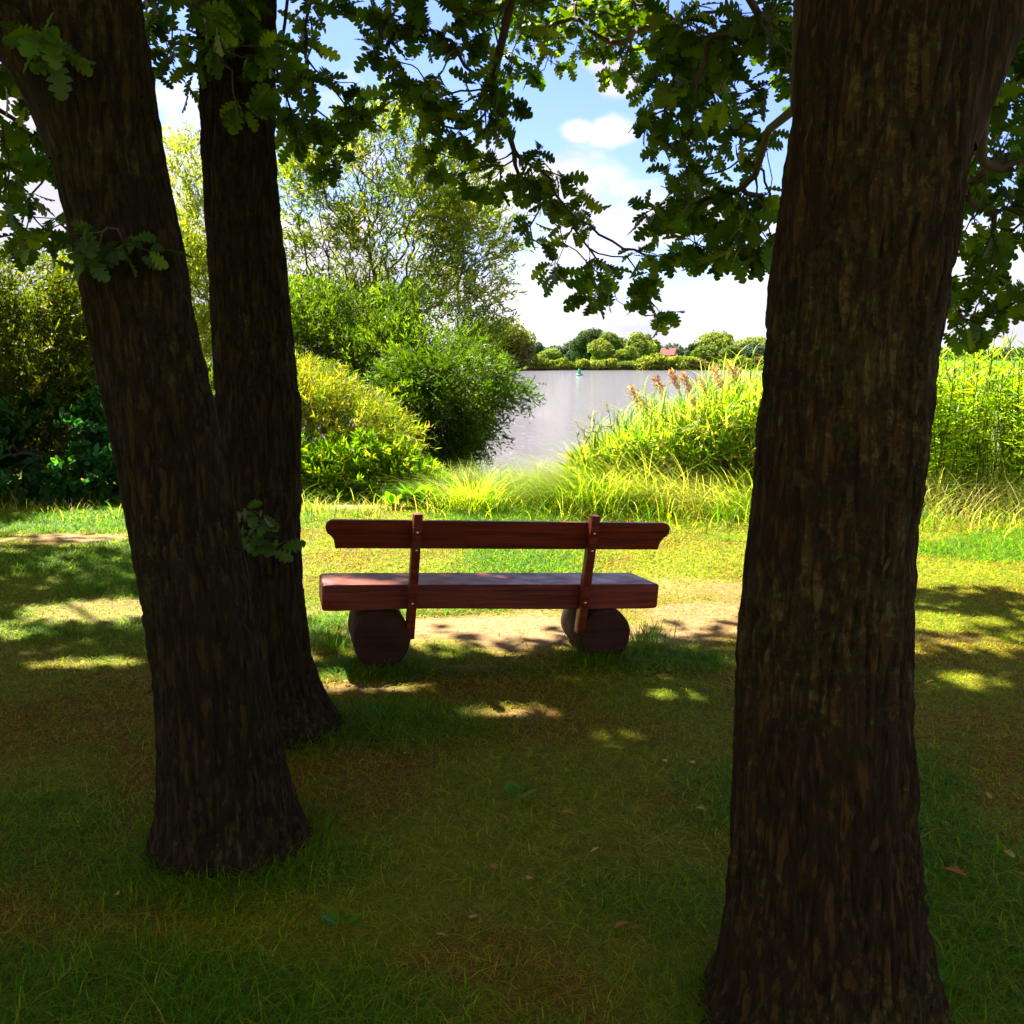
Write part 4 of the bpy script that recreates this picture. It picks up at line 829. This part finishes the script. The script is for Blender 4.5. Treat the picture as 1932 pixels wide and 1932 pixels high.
# ------------------------------------------------------------------ far shore
def far_crown(px, ptop, pw, pbase, Y, n, cols, leaf=.42, lobes=22, trunk=True):
    z1 = at(px, ptop, Y)[2]; z0 = float(gz(np.array([0.]), np.array([Y]))[0]); c = at(px, (ptop + pbase) / 2, Y); wx_ = pw / 2 / FPX * Y; H = z1 - z0
    base = np.array([c[0], Y, float(gz(np.array([c[0]]), np.array([Y]))[0])]); P = []; D = []
    for k in range(lobes):
        d = rand_unit(1)[0]; d[2] = abs(d[2]) * 1.1 - .25; cc = np.array([c[0], Y, z0 + H * .52]) + d * np.array([wx_, wx_, H * .5]) * rng.uniform(.35, .8); r = np.array([wx_ * .36, wx_ * .36, H * .19]) * rng.uniform(.5, 1.35)
        m = n // lobes; u = rand_unit(m); P.append(cc + u * r * rng.uniform(.75, 1.05, (m, 1))); D.append(u)
    for k in range(4):
        m = n // lobes; u = rand_unit(m); P.append(np.array([c[0] + rng.uniform(-.6, .6) * wx_, Y, base[2] + H * .2]) + u * np.array([wx_ * .5, wx_ * .5, H * .24])); D.append(u)
    P = np.concatenate(P); D = np.concatenate(D); P[:, 2] = np.maximum(P[:, 2], base[2] + .1); m = len(P)
    nn = D + rand_unit(m) * .55
    return base, H, stamp(CARD, P, rand_unit(m), nn, rng.uniform(.6, 1.3, m) * leaf, palette(m, cols, .15))
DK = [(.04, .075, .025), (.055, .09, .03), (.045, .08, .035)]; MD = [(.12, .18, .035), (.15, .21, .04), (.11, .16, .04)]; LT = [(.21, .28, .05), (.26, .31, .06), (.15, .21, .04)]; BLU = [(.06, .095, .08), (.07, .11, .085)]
YG = [(.26, .31, .03), (.32, .35, .04), (.18, .25, .03), (.12, .17, .03)]; BR = [(.17, .11, .06), (.19, .13, .06), (.14, .12, .05)]
ft = [(1118, 621, 62, 692, 300, 3200, DK, 'tallest dark tree left of centre on the far shore'), (1150, 624, 46, 690, 296, 2400, MD, 'mid green tree at the right side of the tallest dark tree'), (1136, 643, 46, 693, 280, 2200, LT, 'pale willow in front of the tallest dark tree on the far shore'),
      (1039, 660, 42, 688, 285, 1800, LT, 'round pale willow standing alone left of the green meadow'), (1205, 629, 46, 690, 290, 2400, LT, 'pale tall willow left of the red roofed farmhouse'), (1183, 657, 38, 691, 278, 1600, LT, 'small pale willow at the foot of the taller pale willow'), (1226, 633, 32, 688, 300, 2200, MD, 'dark green tree just left of the farmhouse'),
      (1318, 646, 32, 684, 300, 1600, DK, 'dark tree just right of the farmhouse'), (1330, 655, 44, 686, 288, 1600, MD, 'rounded green tree right of the farmhouse, in front of a taller one'), (1352, 625, 66, 684, 300, 2600, LT, 'broad pale tree right of the farmhouse'), (1378, 655, 34, 686, 285, 1400, MD, 'small green tree between two broad ones on the far shore'),
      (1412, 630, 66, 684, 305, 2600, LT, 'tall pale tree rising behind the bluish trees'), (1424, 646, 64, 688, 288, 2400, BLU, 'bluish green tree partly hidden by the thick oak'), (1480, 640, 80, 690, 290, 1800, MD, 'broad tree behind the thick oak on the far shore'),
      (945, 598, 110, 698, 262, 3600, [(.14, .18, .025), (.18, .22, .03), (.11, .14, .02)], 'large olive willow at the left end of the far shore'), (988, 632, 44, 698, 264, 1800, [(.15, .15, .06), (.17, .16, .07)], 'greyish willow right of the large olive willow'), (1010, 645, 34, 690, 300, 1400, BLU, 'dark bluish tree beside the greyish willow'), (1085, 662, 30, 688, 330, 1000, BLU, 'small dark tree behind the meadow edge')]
for (px, pt, pw, pb, Y, n, cols, lab) in ft:
    base, H, (V, Q, c) = far_crown(px, pt - 3, pw * 1.25, pb, Y, int(n * 2.2), cols); t_ = thing('far_tree', lab, 'tree', tuple(base), 'trees on the far shore')
    mk('crown', V, Q, M_far, t_, c); P = np.array([base - [0, 0, .3], base + [0, 0, H * .25], base + [0.1, 0, H * .55]]); V, Q = tube_path(P, [.4, .32, .2], 7); mk('trunk', V, Q, M_wtwig, t_)
fb = [(1012, 683, 30, YG, 'yellow-green bush at the left end of the shoreline hedge'), (1035, 685, 30, YG, 'low bush under the round pale willow'), (1058, 685, 28, YG, 'low bush left of the green buoy'), (1080, 684, 26, MD, 'green bush behind the green buoy'), (1103, 682, 28, YG, 'bush under the left edge of the tallest dark tree'), (1126, 682, 28, LT, 'pale bush under the small front willow'), (1150, 684, 28, YG, 'low bush right of the front willow'), (1172, 685, 26, MD, 'green bush under the small pale willow'),
      (1195, 684, 28, YG, 'low yellowish bush left of the big hedge bushes'), (1220, 675, 38, YG, 'big bright bush left below the red roof'), (1248, 672, 40, YG, 'big bright bush directly below the red roof'), (1276, 673, 36, YG, 'big bright bush right below the red roof'), (1302, 678, 34, YG, 'bright bush left of the reddish brown bush'), (1335, 676, 44, BR, 'reddish brown bush on the far shoreline'), (1368, 679, 34, YG, 'green bush right of the reddish brown bush'), (1398, 678, 34, YG, 'bright bush below the bluish trees'), (1428, 680, 34, BR, 'brownish bush partly hidden by the thick oak')]
for (px, pt, pw, cols, lab) in fb:
    base, H, (V, Q, c) = far_crown(px + rng.normal() * 4, pt - 4 + rng.normal() * 3.5, pw * rng.uniform(1.1, 1.7), 698.5, 263.5 + rng.uniform(-.5, 1.5), 900, cols, .4, 9); t_ = thing('shore_bush', lab, 'bush', tuple(base), 'bushes along the far shoreline'); mk('foliage', V, Q, M_far, t_, c)
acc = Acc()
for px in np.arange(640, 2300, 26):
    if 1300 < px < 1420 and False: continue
    base, H, r_ = far_crown(px, 653 + rng.normal() * 4, 60, 682, 540 + rng.uniform(-10, 30), 700, BLU, 1.2, 10); acc.add(*r_)  # blue leaf colour stands in for distance haze
tag(acc.build('far_wood', M_far), 'dark wood tinted with haze blue on the horizon beyond the far shore', 'woodland', kind='stuff')

# farmhouse with red tiled roof
M_tile = plain('red_roof_tile', (0.17, 0.016, 0.014), .8); M_brick = plain('house_brick', (.22, .09, .06), .8); M_pale = plain('pale_gable', (.3, .3, .32), .7); M_win = plain('window_glass', (.05, .06, .08), .2)
Yh = 480.0; hb_ = at(1263, 684, Yh); hx = hb_[0]; hz_ = float(gz(np.array([hx]), np.array([Yh]))[0])
house = thing('farmhouse', 'red roofed farmhouse half hidden among trees on the far shore', 'house', (hx, Yh, hz_))
house.rotation_euler = (0, 0, math.radians(-28))
def box_bm(x0, x1, y0, y1, z0, z1):
    bm = bmesh.new(); bmesh.ops.create_cube(bm, size=1.0)
    for v in bm.verts: v.co = Vector((x0 + (v.co.x + .5) * (x1 - x0), y0 + (v.co.y + .5) * (y1 - y0), z0 + (v.co.z + .5) * (z1 - z0)))
    return bm
ZE = 2.5; ZR = 5.3
bm_obj('wall', box_bm(-3.4, 2.8, -3, 3, -.3, ZE), M_brick, house, smooth=False)
bm = bmesh.new()
def rot_prism(outline, x0, x1):
    bm = bmesh.new(); a = [bm.verts.new((x0, y, z)) for y, z in outline]; b = [bm.verts.new((x1, y, z)) for y, z in outline]; bm.faces.new(a[::-1]); bm.faces.new(b); n = len(a)
    for i in range(n): bm.faces.new((a[i], a[(i + 1) % n], b[(i + 1) % n], b[i]))
    return bm
bm_obj('gable', rot_prism([(-2.9, ZE), (2.9, ZE), (0, ZR - .2)], -3.3, 2.83), M_pale, house, smooth=False)
ro = bm_obj('roof', rot_prism([(-3.4, ZE - .25), (0, ZR - .02), (3.4, ZE - .25), (3.4, ZE), (0, ZR + .25), (-3.4, ZE)], -3.8, 3.2), M_tile, house, smooth=False)
bm_obj('chimney', box_bm(-1.6, -1.0, -.3, .3, ZR - .5, ZR + .9), M_brick, ro, smooth=False)
wn = bm_obj('window', box_bm(2.80, 2.90, -.6, .6, ZE + .5, ZE + 1.6), M_win, house, smooth=False)
for y in (-1.6, .4): bm_obj('window', box_bm(2.78, 2.86, y, y + 1.1, .9, 2.1), M_win, house, smooth=False)

# green navigation buoy
M_buoy = plain('buoy_green', (0.02, 0.32, 0.14), .45); M_dark = plain('dark_metal', (.03, .04, .04), .5)
bp_ = gnd(1093, 709, -1.3); buoy = thing('buoy', 'small green navigation buoy floating on the river', 'buoy', tuple(bp_)); bb = np.array(bp_)
def lathe(name, prof, mat, parent, n=20):
    rows = [[(r * math.cos(2 * math.pi * k / n), r * math.sin(2 * math.pi * k / n), z) for k in range(n)] for r, z in prof]
    V = np.array(rows).reshape(-1, 3) + bb; i = np.arange(n); Q = np.concatenate([np.stack([i, (i + 1) % n, (i + 1) % n + n, i + n], 1) + k * n for k in range(len(prof) - 1)])
    return mk(name, V, Q, mat, parent, smooth=True)
lathe('float', [(.02, -.3), (.55, -.28), (.62, 0), (.6, .18), (.45, .3), (.02, .32)], M_buoy, buoy)
lathe('tower', [(.36, .30), (.30, .55), (.18, 1.05), (.14, 1.1), (.02, 1.12)], M_buoy, buoy)
lathe('topmark', [(.02, 1.1), (.05, 1.12), (.05, 1.25), (.16, 1.27), (.02, 1.65)], M_dark, buoy)
mp0 = at(1075, 666, 420); mz = float(gz(np.array([mp0[0]]), np.array([420.]))[0]); mast = thing('radio_mast', 'thin distant mast above the dark wood', 'mast', (mp0[0], 420, mz))
zt_ = at(1075, 642, 420)[2]; P = np.array([[mp0[0], 420, mz - .2], [mp0[0], 420, zt_]]); V, Q = tube_path(P, [.16, .08], 6); mk('pole', V, Q, M_pale, mast)
V, Q = tube_path(np.array([[mp0[0] - .5, 420, zt_ - .8], [mp0[0] + .5, 420, zt_ - .8]]), [.05, .05], 5); mk('crossbar', V, Q, M_pale, mast)

# ------------------------------------------------------------------ fallen leaves on the lawn
FL = strip_template([0, .10, .13, .19, .25, .28, .33, .42, .46, .51, .61, .65, .70, .80, .84, .89, .96, 1.0], [.012, .014, .05, .14, .16, .09, .20, .25, .14, .25, .32, .19, .25, .29, .17, .19, .13, .03], fold=0.35, curl=0.25)
def leaf_obj(col):
    V = FL[0] - np.array([0, .5, -.12]); return mk('fallen_leaf', V, FL[1], M_dry, None, np.tile(np.array(col), (len(V), 1)))
lo = leaf_obj((0.42, 0.11, 0.02)); p = gnd(1800, 1668); lo.location = (p[0], p[1], .035); lo.scale = (.085,) * 3; lo.rotation_euler = (.2, .15, .7)
tag(lo, 'large orange-brown oak leaf on the grass right of the thick oak', 'leaf')
protos = [leaf_obj(c) for c in ((.50, .30, .09), (.36, .17, .04), (.58, .44, .16))]
spots = [(703, 1380), (1253, 1278), (1000, 1658), (890, 1750), (930, 1640), (1310, 1450), (1330, 1535), (1150, 1490), (1240, 1445), (760, 1430), (830, 1350), (980, 1250), (830, 1790), (1180, 1760), (220, 1690), (60, 1420), (200, 1390), (160, 1250), (30, 1135), (240, 1340), (1800, 1420), (1860, 1500), (1780, 1560), (1900, 1620), (1840, 1760), (1760, 1300), (1890, 1250), (1820, 1200), (690, 1300), (660, 1290), (965, 1355), (990, 1362), (1340, 1230), (1380, 1340), (730, 1560), (1120, 1620), (1010, 1430), (1060, 1550)]
for i, (px, py) in enumerate(spots):
    p = gnd(px + rng.normal() * 6, py + rng.normal() * 6); o = protos[i] if i < 3 else protos[i % 3].copy()
    if i >= 3: C.objects.link(o)
    o.location = (p[0], p[1], float(gz(p[0:1], p[1:2])[0]) + .020); o.scale = (float(rng.uniform(.03, .052)),) * 3; o.rotation_euler = (float(rng.normal() * .18), float(rng.normal() * .18), float(rng.uniform(0, 6.28)))
    tag(o, 'dry curled brown oak leaf lying in the lawn grass', 'leaf', 'dry brown leaves scattered on the lawn')
# small broad-leaved weeds in the shaded lawn
for (px, py, nl, hh, lab) in ((972, 1517, 3, .085, 'single bright green weed leaf standing in the shaded lawn before the bench'), (645, 1755, 7, .045, 'low plantain weed in the dark grass in front of the leaning oak'), (1800, 1870, 7, .05, 'leafy weed at the lower right beside the thick oak')):
    p = gnd(px, py); p[2] = float(gz(p[0:1], p[1:2])[0]); a = rng.uniform(0, 6.28, nl); d = np.stack([np.cos(a), np.sin(a), rng.uniform(.3, .9, nl)], 1)
    V, Q, c = stamp(OVAL, np.tile(p, (nl, 1)) + d * .015, d, np.stack([-np.cos(a) * .5, -np.sin(a) * .5, a * 0 + 1], 1), rng.uniform(.7, 1.2, nl) * hh, palette(nl, [(.06, .2, .008), (.1, .26, .012)]))
    o = mk('lawn_weed', V - p, Q, M_leaf, None, c); o.location = p; tag(o, lab, 'weed')
for o in bpy.data.objects:
    if '_base' in o: del o['_base']
